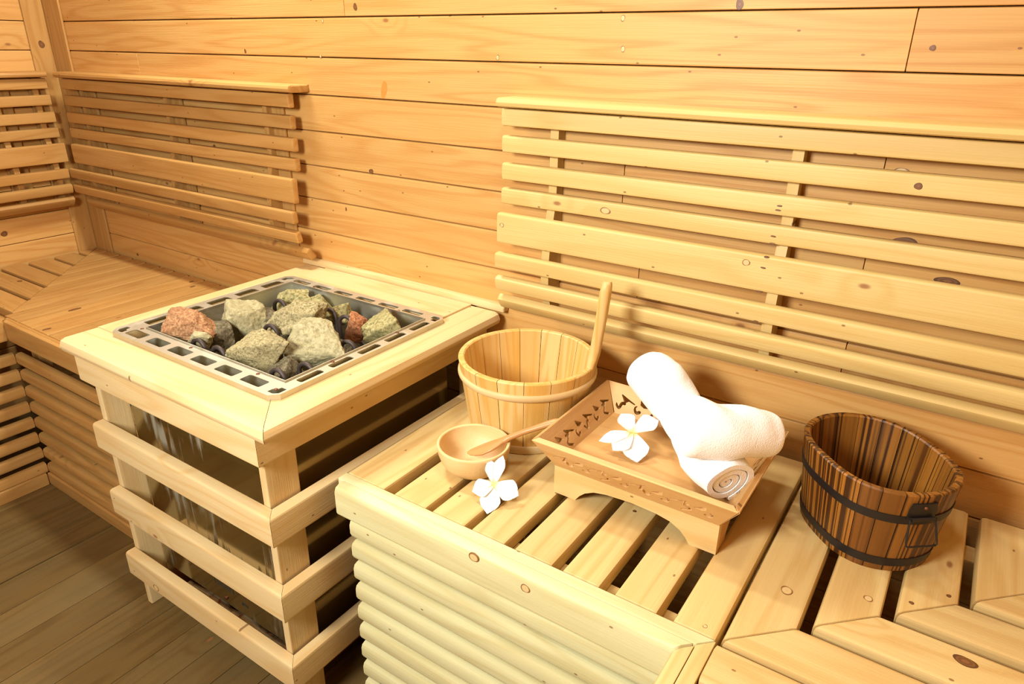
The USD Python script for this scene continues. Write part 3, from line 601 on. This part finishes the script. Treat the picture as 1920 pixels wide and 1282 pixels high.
def stave_gp(c, rad):
    def f(v):
        a = np.arctan2(v[:, 1] - c[1], v[:, 0] - c[0])
        return np.c_[v[:, 2], a * .12, np.hypot(v[:, 0] - c[0], v[:, 1] - c[1]) - np.array([rad(x, z) for x, z in zip(a, v[:, 2])])]
    return f
hang = math.radians(14); da = 2 * math.pi / NS; a_h = hang - da / 2
for k in range(NS):
    obj('stave', stave(a_h + k * da, a_h + (k + 1) * da, B, BZ, lambda a, z: brad(z), TH, BC), W_PAIL, pail, stave_gp(BC, lambda a, z: brad(z)), smooth=35)
th_ = np.linspace(0, 2 * np.pi, 73)[:-1]
obj('base_board', trimesh.creation.cylinder(radius=BR0 - TH + .001, height=.012, sections=48, transform=trimesh.transformations.translation_matrix((BC[0], BC[1], B + .022))), W_PAIL, pail)
def hoop(zc, h, proud, rad, c, prof_n=10, angs=th_):
    pr = [(-.0006, -h / 2)] + [(proud * math.sin(t), -h / 2 * math.cos(t)) for t in np.linspace(.0, math.pi, prof_n)] + [(-.0006, h / 2)]
    V = []
    for a in angs:
        V.append([(c[0] + (rad(a, zc + dz) + dr) * math.cos(a), c[1] + (rad(a, zc + dz) + dr) * math.sin(a), zc + dz) for dr, dz in pr])
    V.append(V[0]); return loft(np.array(V), caps=False)
hoop_gp = lambda c: (lambda v: np.c_[np.arctan2(v[:, 1] - c[1], v[:, 0] - c[0]) * .12, v[:, 2], np.hypot(v[:, 0] - c[0], v[:, 1] - c[1])])
obj('hoop', hoop(.6175, .0140, .0050, lambda a, z: brad(z), BC), W_HEAT, pail, hoop_gp(BC), smooth=40, label='pale rounded wooden hoop below the rim')
obj('hoop', hoop(.5090, .0170, .0022, lambda a, z: brad(z), BC), W_HEAT, pail, hoop_gp(BC), smooth=40)
# the stave that runs up into a handle
rd = V3(math.cos(hang), math.sin(hang), 0); td = V3(-math.sin(hang), math.cos(hang), 0)
V = []
for h, w, t, lean in ((-.05, .046, .011, -.0), (-.012, .045, .011, 0), (.003, .040, .0112, 0), (.014, .033, .012, .0005), (.030, .0255, .012, .001), (.055, .0225, .012, .001), (.085, .0225, .0125, .001), (.115, .0235, .013, .0005), (.138, .0225, .013, 0), (.149, .018, .011, 0), (.1545, .009, .007, 0)):
    cen = BC + rd * (brad(BZ + h) - TH / 2 - .0005 + lean - (0.028 * max(h, 0))) + Z_ * (BZ + h)
    t = t + .006 * min(max(h + .012, 0) / .03, 1); pr = ring_profile(w, t, min(w, t) * .42, 4) - [w / 2, t / 2]
    V.append([cen + td * p[0] + rd * p[1] for p in pr])
obj('handle', loft(np.array(V)), W_PAIL, pail, lambda v: np.c_[v[:, 2], v @ td, v @ rd], smooth=50, label='tall tapering upright handle stave', tone=-.6)

# ------------------------------------------------------------------ bowl and spoon
WC = V3(1.9032, -.3573, B)
def lathe(prof, c, n=64):
    prof = np.array(prof); th = np.linspace(0, 2 * np.pi, n + 1)[:-1]
    V = np.stack([np.c_[c[0] + r * np.cos(th), c[1] + r * np.sin(th), np.full(n, c[2] + z)] for r, z in prof])
    return loft(V, caps=True)
bowl = [(.001, .0002), (.030, .0002), (.040, .0015), (.0485, .0085), (.0555, .020), (.0600, .034), (.0618, .047), (.0616, .0492), (.0605, .0503), (.0580, .0503), (.0565, .0490), (.0555, .040), (.0515, .0265), (.0440, .0155), (.0320, .0090), (.0160, .0068), (.001, .0065)]
obj('bowl', lathe(bowl, WC), W_BOWL, None, lambda v: np.c_[v[:, 0], v[:, 2], v[:, 1]], tone=.3, smooth=40, label='small turned pale wooden bowl with a spoon in it', cat='bowl')
sp = thing('spoon', 'reddish wooden spoon lying in the small bowl, its handle over the rim', 'spoon', (1.905, -.36, .52))
# spoon path: from the bowl of the spoon up over the rim to the right
s0, s1 = at_z(880, 854, .5185), at_z(1051, 789, .5960)
dirs = s1 - s0; Ls = np.linalg.norm(dirs); dirs /= Ls; side = np.cross(dirs, Z_); side /= np.linalg.norm(side); upv = np.cross(side, dirs)
V = []
for u, w, t, dz in ((0, .004, .003, .004), (.03, .014, .005, .003), (.09, .023, .0065, .0010), (.17, .0285, .0075, 0), (.26, .0265, .0075, 0), (.34, .0185, .0075, .001), (.40, .0115, .0075, .0022), (.47, .0088, .0075, .0030), (.60, .0080, .0072, .0032), (.75, .0098, .0075, .0022), (.88, .0118, .0080, .0008), (.95, .0112, .0074, 0), (.985, .0075, .005, 0), (1.0, .003, .002, 0)):
    th = np.arange(18) * 2 * np.pi / 18
    V.append(s0 + dirs * Ls * u + upv * (dz + .002) + side * (np.cos(th)[:, None] * w * .62) + upv * (np.sin(th)[:, None] * t * .68))
V = np.array(V)
split = 6
gps = lambda v: np.c_[v @ dirs, v @ side, v @ upv]
obj('spoon_bowl', loft(V[:split + 1]), W_SPOON, sp, gps, smooth=60, tone=.1)
obj('spoon_handle', loft(V[split:]), W_SPOON, sp, gps, smooth=60, tone=.1)

# ------------------------------------------------------------------ carved tray
ty = thing('tray', 'carved wooden footed tray with pierced flared sides, holding rolled towels and a flower', 'tray', (2.185, -.24, B))
TZ0, TZ1 = .5505, .6000
bx0, bx1, by0, by1 = 2.051, 2.316, -.340, -.138          # bottom outline
tx0, tx1, ty0, ty1 = 2.023, 2.346, -.3680, -.1100         # rim outline
plank('tray_base', ty, W_TRAY, (bx0 + .003, by0 + .003, TZ0 - .001), X_, Y_, bx1 - bx0 - .006, by1 - by0 - .006, .0085, r=.001, tone=.5)
def curve(pts, w0, w1):
    p = np.array(pts, float); k = len(p); t = np.linspace(0, 1, 14)
    from scipy.interpolate import CubicSpline
    q = CubicSpline(np.linspace(0, 1, k), p)(t)
    return unary_union([LineString([q[i], q[i + 1]]).buffer((w0 + (w1 - w0) * (i / 12)) / 2, quad_segs=3) for i in range(13)])
def motifs(length, height, seed):
    """Pierced scrollwork: teardrops, commas and S-curves in two staggered rows."""
    out = []; n = int(length / .029); st_ = length / n
    for i in range(n):
        u = st_ * (i + .5)
        k = (i + seed) % 4; vtop, vlow = height * .66, height * .36
        leaf = Polygon([(-.0085, -.0035), (.0015, .0008), (.0085, .0040), (.0050, -.0015), (.0035, -.0048), (-.001, -.0012)]).buffer(.0008, quad_segs=2)
        tear = Polygon([(-.0055, -.0032), (.0050, .0042), (.0042, -.0020), (.000, -.0042)]).buffer(.0008, quad_segs=2)
        com = curve([(.002, .005), (.0035, .001), (.001, -.0035), (-.003, -.002)], .0018, .0048)
        s_ = curve([(.002, .0085), (-.002, .006), (.0005, .002), (.0035, -.002), (.000, -.0055), (-.0055, -.0085)], .0036, .0034)
        hook = curve([(-.004, .004), (.000, .0015), (.0015, -.004), (.007, .0015)], .0046, .0030)
        a, b = [(leaf, hook), (tear, com), (leaf, s_), (tear, com)][k]
        a, b = affinity.scale(a, 1.55, 1.4, origin=(0, 0)), affinity.scale(b, 1.4, 1.2, origin=(0, 0))
        out.append(affinity.translate(a, u - st_ * .12, vtop)); out.append(affinity.translate(b, u + st_ * .22, vlow))
    return unary_union(out)
def tray_side(b0, b1, t0, t1, inward, name, m, seed, tone):
    """Flared side: bottom edge b0-b1, top edge t0-t1 (outer face), thickness towards inward."""
    b0, b1, t0, t1 = (np.array(p, float) for p in (b0, b1, t0, t1))
    U = (b1 - b0) / np.linalg.norm(b1 - b0); L = np.linalg.norm(b1 - b0); q = t0 - b0; Vv = q - U * (q @ U); hgt = np.linalg.norm(Vv); Vv /= hgt
    ext = -(q @ U)
    poly = Polygon([(0, 0), (L, 0), (L + ext, hgt), (-ext, hgt)])
    area = sbox(.008, .008, L - .008, hgt - .0095)
    mo = affinity.translate(motifs(L - .010, hgt - .012, seed), .005, .003)
    poly = poly.difference(mo.intersection(area.buffer(.004)))
    Wd = np.cross(U, Vv); sgn = 1 if Wd @ np.array(inward) > 0 else -1
    t = .0085
    if sgn > 0: mesh, gp = extrude(poly, t, b0, U, Vv)
    else:
        mesh, gp = extrude(poly, t, b0 + Wd * -t, U, Vv)
    # mitre: inner face ends pull in
    v = mesh.vertices; dep = np.clip(((v - b0) @ Wd) * sgn, 0, None); u = (v - b0) @ U; hh = (v - b0) @ Vv
    lo = u < -ext * hh / hgt + 1e-5; hi = u > L + ext * hh / hgt - 1e-5
    v[lo] += np.outer(dep[lo] + .0003, U); v[hi] -= np.outer(dep[hi] + .0003, U)
    obj(name, trimesh.Trimesh(v, mesh.faces, process=False), m, ty, gp, tone, smooth=False)
tray_side((bx0, by0, TZ0), (bx1, by0, TZ0), (tx0, ty0, TZ1), (tx1, ty0, TZ1), (0, 1, 0), 'tray_side', W_TRAY, 0, .9)
tray_side((bx1, by1, TZ0), (bx0, by1, TZ0), (tx1, ty1, TZ1), (tx0, ty1, TZ1), (0, -1, 0), 'tray_side', W_TRAY, 1, .6)
tray_side((bx0, by1, TZ0), (bx0, by0, TZ0), (tx0, ty1, TZ1), (tx0, ty0, TZ1), (1, 0, 0), 'tray_side', W_TRAY, 2, -.2)
tray_side((bx1, by0, TZ0), (bx1, by1, TZ0), (tx1, ty0, TZ1), (tx1, ty1, TZ1), (-1, 0, 0), 'tray_side', W_TRAY, 3, -.1)
# pale flat edging on the near rim
plank('rim_edge', ty, W_TRAYP, (tx0 + .001, ty0 + .0005, TZ1 - .0018), X_, Y_, tx1 - tx0 - .002, .0095, .0032, r=.001, e0=1.0, e1=-1.0, tone=.6)
for (o_, U_, L_) in (((tx0 + .0005, ty0 + .001, TZ1 - .0018), Y_, ty1 - ty0 - .002), ((tx1 - .0005, ty0 + .001, TZ1 - .0018), Y_, ty1 - ty0 - .002)):
    left = o_[0] < 2.2
    if left: plank('rim_edge', ty, W_TRAY, (o_[0], ty1 - .001, o_[2]), (0, -1, 0), X_, L_, .0085, .0032, r=.001, e1=-1.0, tone=.1)
    else: plank('rim_edge', ty, W_TRAY, (o_[0] - .0085, ty1 - .001, o_[2]), (0, -1, 0), X_, L_, .0085, .0032, r=.001, tone=.2)
def arch(L, h):
    k = L / .264
    pts = [(0, 0), (.039 * k, 0), (.046 * k, .010), (.055 * k, .0185), (.070 * k, .0265), (.092 * k, .0310), (L / 2, .0335)]
    pts = pts + [(L - a, b) for a, b in pts[:-1][::-1]]
    return Polygon(pts + [(L, h), (0, h)])
for (o_, U_, L_, tn) in (((bx0 - .0005, by0 + .0108, B), X_, bx1 - bx0 + .001, .7), ((bx1 + .0005, by1 - .0108, B), -X_, bx1 - bx0 + .001, .0)):
    mesh, gp = extrude(arch(L_, TZ0 - B - .0004), .0110, o_, U_, Z_); obj('foot_panel', mesh, W_TRAYP, ty, gp, tn, smooth=20)
for (o_, U_, L_) in (((bx1 - .0108, by0 + .0112, B), Y_, by1 - by0 - .0224), ((bx0 + .0108, by1 - .0112, B), -Y_, by1 - by0 - .0224)):
    mesh, gp = extrude(arch(L_, TZ0 - B - .0004), .0110, o_, U_, Z_); obj('foot_panel', mesh, W_TRAY, ty, gp, -.2, smooth=20)

# ------------------------------------------------------------------ rolled towels
def rolled(path, radii, squash, turns=3.5, seed=1, twist=0.0, cap0=0.0, cap1=0.0):
    """A towel rolled about a path: one spiral sheet with thickness, its ends showing the coil."""
    path = np.array(path, float); K = 46
    from scipy.interpolate import CubicSpline
    s = np.linspace(0, 1, len(path)); t = np.linspace(0, 1, K)
    P = CubicSpline(s, path)(t); R = np.interp(t, np.linspace(0, 1, len(radii)), radii); Q = np.interp(t, np.linspace(0, 1, len(squash)), squash)
    for c_, q_ in ((cap0, t), (cap1, 1 - t)):
        if c_: R = R * (.03 + .97 * np.sqrt(np.clip(1 - np.clip(1 - q_ / c_, 0, 1) ** 2, 0, 1)))
    T = np.gradient(P, axis=0); T /= np.linalg.norm(T, axis=1, keepdims=True)
    M = 190; th = np.linspace(0, turns * 2 * np.pi, M); rho = .08 + .92 * th / th[-1]; thick = .76 / turns
    rings = []
    for k in range(K):
        e1 = np.cross(Z_, T[k]); e1 /= np.linalg.norm(e1); e2 = np.cross(T[k], e1)
        ph = th - th[-1] - 1.9 + twist * t[k]
        ro = rho * R[k]; ri = np.maximum(rho - thick, .02) * R[k]
        off = (1 - rho) * R[k] * .10 * (-1 if t[k] < .5 else 1)
        ew = max(0, 1 - min(t[k], 1 - t[k]) / .05)
        A = P[k] + e1 * (np.cos(ph) * ro)[:, None] + e2 * (np.sin(ph) * ro * Q[k])[:, None] - T[k] * (off * ew)[:, None]
        Bq = P[k] + e1 * (np.cos(ph) * ri)[:, None] + e2 * (np.sin(ph) * ri * Q[k])[:, None] - T[k] * (off * ew)[:, None]
        rings.append(np.vstack([A, Bq[::-1]]))
    V = np.array(rings); n = V.reshape(-1, 3)
    d = meshkit.fbm(n * 42 + seed, 3, seed)[:, None] - .5; big = meshkit.fbm(n * 14 + seed * 3, 2, seed + 5)[:, None] - .5
    n2 = n + np.array([.4, .4, .9]) * (d * .0034 + big * .022)
    V = n2.reshape(V.shape); m = loft(V, caps=False)
    # end faces: strip between the outer and inner edge of the sheet
    F = list(m.faces); N_ = 2 * M
    for base in (0, (K - 1) * N_):
        for j in range(M - 1):
            a, b, c, d_ = base + j, base + j + 1, base + N_ - 2 - j, base + N_ - 1 - j
            F += [(a, b, c), (a, c, d_)]
    return trimesh.Trimesh(m.vertices, np.array(F), process=False)
TA = [at_z(1366, 906, .600), at_z(1318, 842, .6035), at_z(1278, 782, .609), at_z(1240, 728, .640), at_z(1207, 688, .660)]
obj('rolled_towel', rolled(TA, [.0465, .049, .040, .048, .055, .052], [.82, .84, .85, .86, .88], seed=3, twist=.5, cap1=.10), TOWEL, smooth=55, label='longer white rolled towel with its coiled end at the front of the tray', cat='towel')
TB = [at_z(1262, 794, .678), at_z(1310, 797, .677), at_z(1365, 803, .670), at_z(1420, 806, .657), at_z(1456, 808, .650)]
obj('rolled_towel', rolled(TB, [.046, .050, .047, .043, .042, .038], [.9, .9, .88, .86, .84], seed=11, twist=.8, cap0=.16, cap1=.16), TOWEL, smooth=55, label='white rolled towel lying crosswise on top of the other towel', cat='towel')

# ------------------------------------------------------------------ frangipani flowers
def flower(name, c, petals, label, nrm, stem=None):
    """petals: (angle in the flower's plane, length, width, lift, curl)."""
    f = thing(name, label, 'flower', tuple(c))
    nrm = np.array(nrm, float); nrm /= np.linalg.norm(nrm); e1 = RIGHT - nrm * (RIGHT @ nrm); e1 /= np.linalg.norm(e1); e2 = np.cross(nrm, e1)
    for k, (ang, L, w, lift, curl) in enumerate(petals):
        a = math.radians(ang); u = e1 * math.cos(a) + e2 * math.sin(a); s = np.cross(nrm, u)
        nu, ns = 24, 13; top = []; pl = []
        for i in range(nu):
            t = 1 - (1 - i / (nu - 1)) ** 1.7; wd = w * (.16 + .84 * min(1, t / .62) ** .9) * math.sqrt(max(1 - t ** 4.5, 0)) + .0004
            for j in range(ns):
                q = j / (ns - 1) * 2 - 1
                hgt = lift * math.sin(t * 1.5) * L + curl * t * t * L * -.5 + (.16 * q * q) * wd * (1 - .5 * t) + .04 * wd * q * t
                x = L * t * (1 - .10 * q * q * t)
                top.append(c + u * x + s * (q * wd / 2 * (1 - .55 * abs(curl) * t * t)) + nrm * (hgt + .0007 * k)); pl.append(t)
        top = np.array(top); g = [i * ns + j for i in range(nu - 1) for j in range(ns - 1)]
        Fq = np.array([(q_, q_ + ns, q_ + ns + 1, q_ + 1) for q_ in g]); F = np.vstack([Fq[:, [0, 1, 2]], Fq[:, [0, 2, 3]]])
        m0 = trimesh.Trimesh(top, F, process=False); vn = m0.vertex_normals; n_ = len(top)
        V = np.vstack([top + vn * .0005, top - vn * .0005]); Fa = np.vstack([F, F[:, ::-1] + n_])
        rim_ = [j for j in range(ns)] + [i * ns + ns - 1 for i in range(1, nu)] + [(nu - 1) * ns + j for j in range(ns - 2, -1, -1)] + [i * ns for i in range(nu - 2, 0, -1)]
        E_ = [(rim_[i], rim_[(i + 1) % len(rim_)]) for i in range(len(rim_))]
        Fs = [t_ for a_, b_ in E_ for t_ in ((a_, b_ + n_, b_), (a_, a_ + n_, b_ + n_))]
        me = trimesh.Trimesh(V, np.vstack([Fa, Fs]), process=False)
        if me.volume < 0: me.invert()
        pr = obj('petal', me, PETAL, f, smooth=True)
        vals = np.tile(np.array(pl * 2)[:, None], (1, 3))
        UsdGeom.PrimvarsAPI(pr).CreatePrimvar('pl', Sdf.ValueTypeNames.Float3Array, 'vertex').Set(Vt.Vec3fArray.FromNumpy(vals.astype(np.float32)))
    if stem is not None:
        s_ = np.array(stem, float)
        obj('flower_tube', tube([c - nrm * .001, c * .6 + s_ * .4 - Z_ * .0015, s_], [.0028, .0024, .0019], 10), YELLOW, f, smooth=50)
    return f
toC = EYE - at_z(925, 908, .52); toC /= np.linalg.norm(toC)
fb = at_z(927, 909, .522)
flower('frangipani', fb, [(101, .043, .022, .20, .3), (73, .048, .022, .30, .35), (197, .036, .034, .10, .15), (257, .047, .036, -.02, .10), (333, .043, .038, .05, .10)],
       'white frangipani flower lying on the bench slats in front of the small bowl', toC * .8 + V3(0, -.25, .75), stem=fb + V3(.004, .024, -.0195))
fa = at_z(1186, 812, .588)
flower('frangipani', fa, [(190, .055, .026, -.02, .2), (222, .046, .036, -.05, .05), (272, .052, .046, -.10, .05), (115, .036, .034, .25, .1), (22, .046, .036, .30, .30)],
       'white frangipani flower lying in the tray against the towels', toC * .55 + V3(0, -.1, .9), stem=at_z(1208, 832, .5645))

# ------------------------------------------------------------------ oval charred tub
OC = V3(2.481, -.164, 0); OZ = .634
an = np.radians([-179, -161, -132, -106, -79, -57, -37, -22, -7, 3, 32, 68, 95, 120, 148, 163]); ar = np.array([.105, .093, .088, .091, .098, .099, .099, .101, .103, .099, .094, .101, .117, .126, .120, .118])
from scipy.interpolate import CubicSpline
aw = np.concatenate([an, [an[0] + 2 * np.pi]]); rw = np.concatenate([ar, [ar[0]]])
fine = np.linspace(-np.pi, np.pi, 721)[:-1]; rr = CubicSpline(aw, rw, bc_type='periodic')(fine)
F_ = np.fft.rfft(rr); F_[6:] = 0; rs = np.fft.irfft(F_, 720)
def orad(a, z):
    a = (a + np.pi) % (2 * np.pi) - np.pi
    return np.interp(a, fine, rs, period=2 * np.pi) * (.845 + .155 * (z - B) / (OZ - B))
tub = thing('tub', 'dark charred striped oval wooden tub with black iron bands and a wire handle', 'tub', (OC[0], OC[1], B))
NO = 22; dO = 2 * np.pi / NO
for k in range(NO):
    obj('stave', stave(k * dO, (k + 1) * dO, B, OZ, orad, .0105, OC, nseg=4, nz=4, gap=.0004), W_CHAR, tub, stave_gp(OC, orad), smooth=35)
obj('base_board', loft(np.array([[(OC[0] + (orad(a, z) - .0095) * math.cos(a), OC[1] + (orad(a, z) - .0095) * math.sin(a), z) for a in th_] for z in (B + .008, B + .018)])), W_CHAR, tub)
def band(zc, h, t):
    V = []
    for a in np.linspace(0, 2 * np.pi, 97):
        V.append([(OC[0] + (orad(a, zc + dz) + dr) * math.cos(a), OC[1] + (orad(a, zc + dz) + dr) * math.sin(a), zc + dz) for dr, dz in ((-.0003, -h / 2), (t, -h / 2), (t, h / 2), (-.0003, h / 2))])
    return loft(np.array(V), caps=False)
obj('iron_band', band(.5925, .0125, .0014), IRON, tub, smooth=30)
obj('iron_band', band(.5165, .0130, .0014), IRON, tub, smooth=30)
for ha in (math.radians(-50), math.radians(48)):
    rdh = V3(math.cos(ha), math.sin(ha), 0); tdh = V3(-math.sin(ha), math.cos(ha), 0)
    def onwall(z, off): return OC + rdh * (float(orad(ha, z)) + off) + Z_ * z
    V = [];
    for z in (.596, .604, .612, .621, .6225):
        w = .019 if z < .6125 else .017
        V.append([onwall(z, .0016) - tdh * w - rdh * .0, onwall(z, .0030) - tdh * w * .6, onwall(z, .0034), onwall(z, .0030) + tdh * w * .6, onwall(z, .0016) + tdh * w, onwall(z, -.0006) + tdh * w, onwall(z, .0004), onwall(z, -.0006) - tdh * w])
    if ha < 0:
        pl_ = obj('handle_plate', loft(np.array(V)), IRON, tub, smooth=30)
        z1 = .5975; p = []
        h_ = [(-.018, .600, .006), (-.019, .590, .008), (-.0215, .570, .0135), (-.0215, .5655, .015), (-.019, .5635, .0155), (.019, .5635, .0155), (.0215, .5655, .015), (.0215, .570, .0135), (.019, .590, .008), (.018, .600, .006)]
        obj('wire_handle', tube([onwall(.60, o3) * [1, 1, 0] + tdh * a_ + Z_ * b_ for a_, b_, o3 in h_], .0013, 8), IRON, tub, smooth=50)
        obj('hinge_barrel', tube([onwall(.5995, .006) + tdh * a_ for a_ in (-.0165, 0, .0165)], .0027, 10), IRON, tub, smooth=50)
        sv = trimesh.creation.icosphere(2, .0025); sv.apply_translation(onwall(.6165, .0036)); obj('rivet', sv, SCREW, tub, smooth=True)
    else:
        obj('handle_plate', loft(np.array(V)), IRON, tub, smooth=30)
        obj('lug', tube([onwall(.622, .0035) + tdh * a_ for a_ in (-.007, 0, .007)], .0060, 12), SCREW, tub, smooth=40, label='small dull metal lug at the back rim')
def on_y(px, py, y):
    d = ray(px, py); return EYE + d * (y - EYE[1]) / d[1]
YN = -Y_
KNOTS += [(wb, on_y(720, 168, 0), (.25, 0, .97), YN, .020, .0075, KNOTO), (wb, on_y(696, 321, 0), X_, YN, .0062, .0055, None), (wb, on_y(1696, 455, 0), X_, YN, .017, .0085, None), (wb, on_y(1776, 527, 0), X_, YN, .016, .006, None),
          (wb, on_y(933, 108, 0), X_, YN, .0036, .0050, KNOTL), (wb, on_y(1168, 34, 0), X_, YN, .0042, .005, KNOTL), (wb, on_y(1168, 92, 0), X_, YN, .0038, .005, KNOTL), (wb, on_y(666, 13, 0), X_, YN, .0055, .007, None), (wb, on_y(1387, 8, 0), X_, YN, .006, .0075, None), (wb, on_y(1749, 90, 0), X_, YN, .0038, .004, None), (wb, on_y(460, 96, 0), X_, YN, .0035, .005, None), (wb, on_y(605, 39, 0), X_, YN, .003, .0045, KNOTL), (wb, on_y(601, 105, 0), X_, YN, .003, .0045, KNOTL), (wb, on_y(649, 392, 0), Z_, YN, .005, .0022, None), (wb, on_y(1690, 322, 0), X_, YN, .010, .006, KNOTL), (wb, on_y(1545, 600, 0), Z_, YN, .007, .0045, KNOTL), (wb, on_y(402, 275, 0), X_, YN, .006, .006, None), (wb, on_y(258, 477, 0), X_, YN, .005, .005, None)]
KNOTS += [(wl, (.0, -.27, .600), Y_, X_, .010, .008, None)]
KNOTS += [(rb, on_y(888, 1045, -.5325), X_, YN, .0085, .0070, KNOTL), (rb, on_y(985, 1103, -.5325), X_, YN, .0072, .0070, KNOTL), (rb, at_z(1810, 1240, B), X_, Z_, .0125, .0080, None), (rb, at_z(1475, 1107, B), Y_, Z_, .0085, .0075, KNOTL), (rb, at_z(1628, 1122, B), Y_, Z_, .006, .0055, KNOTL), (rb, at_z(1709, 1130, B), Y_, Z_, .003, .003, None), (rb, at_z(1779, 1117, B), Y_, Z_, .003, .003, None), (rb, at_z(1190, 958, B), Y_, Z_, .003, .003, None), (rb, at_z(1322, 1174, B), Y_, Z_, .003, .003, KNOTL)]
KNOTS += [(lb, at_z(140, 580, B), Y_, Z_, .016, .0075, None), (lb, at_z(88, 617, B), Y_, Z_, .010, .006, None), (lb, at_z(37, 527, B), X_, Z_, .009, .007, None), (lb, at_z(359, 528, B), Y_, Z_, .008, .0055, None), (lb, at_z(361, 537, B), Y_, Z_, .009, .0055, None)]
KNOTS += [(br, on_y(941, 422, -.058), X_, YN, .0045, .0045, KNOTL), (br, on_y(1399, 492, -.058), X_, YN, .0060, .0055, KNOTL), (br, on_y(1722, 349, -.043), X_, YN, .005, .005, None), (br, on_y(1135, 395, -.043), X_, YN, .010, .006, KNOTL)]
for k in range(3):
    for q_ in ((1437, 482, -.058), (1431, 502, -.058), (1424, 547, -.058), (1462, 386, -.043), (1459, 394, -.043), (1450, 443, -.043), (1448, 457, -.043), (1416, 603, -.066))[k::3]:
        KNOTS += [(br, on_y(*q_), X_, YN, .0042, .0014, None)]
KNOTS += [(gd, on_y(293, 1102, -.6255), X_, YN, .009, .008, KNOTL)]
for k, (p_, c_, U_, N_2, a_, b_, m_) in enumerate(KNOTS):
    N_2 = np.array(N_2, float); U_ = np.array(U_, float); U_ = U_ / np.linalg.norm(U_)
    knot(p_, c_, U_, N_2, a_, b_, m_, k)
for prim in stage.Traverse():
    if prim.GetCustomDataByKey('_loc') is not None: prim.ClearCustomDataByKey('_loc')
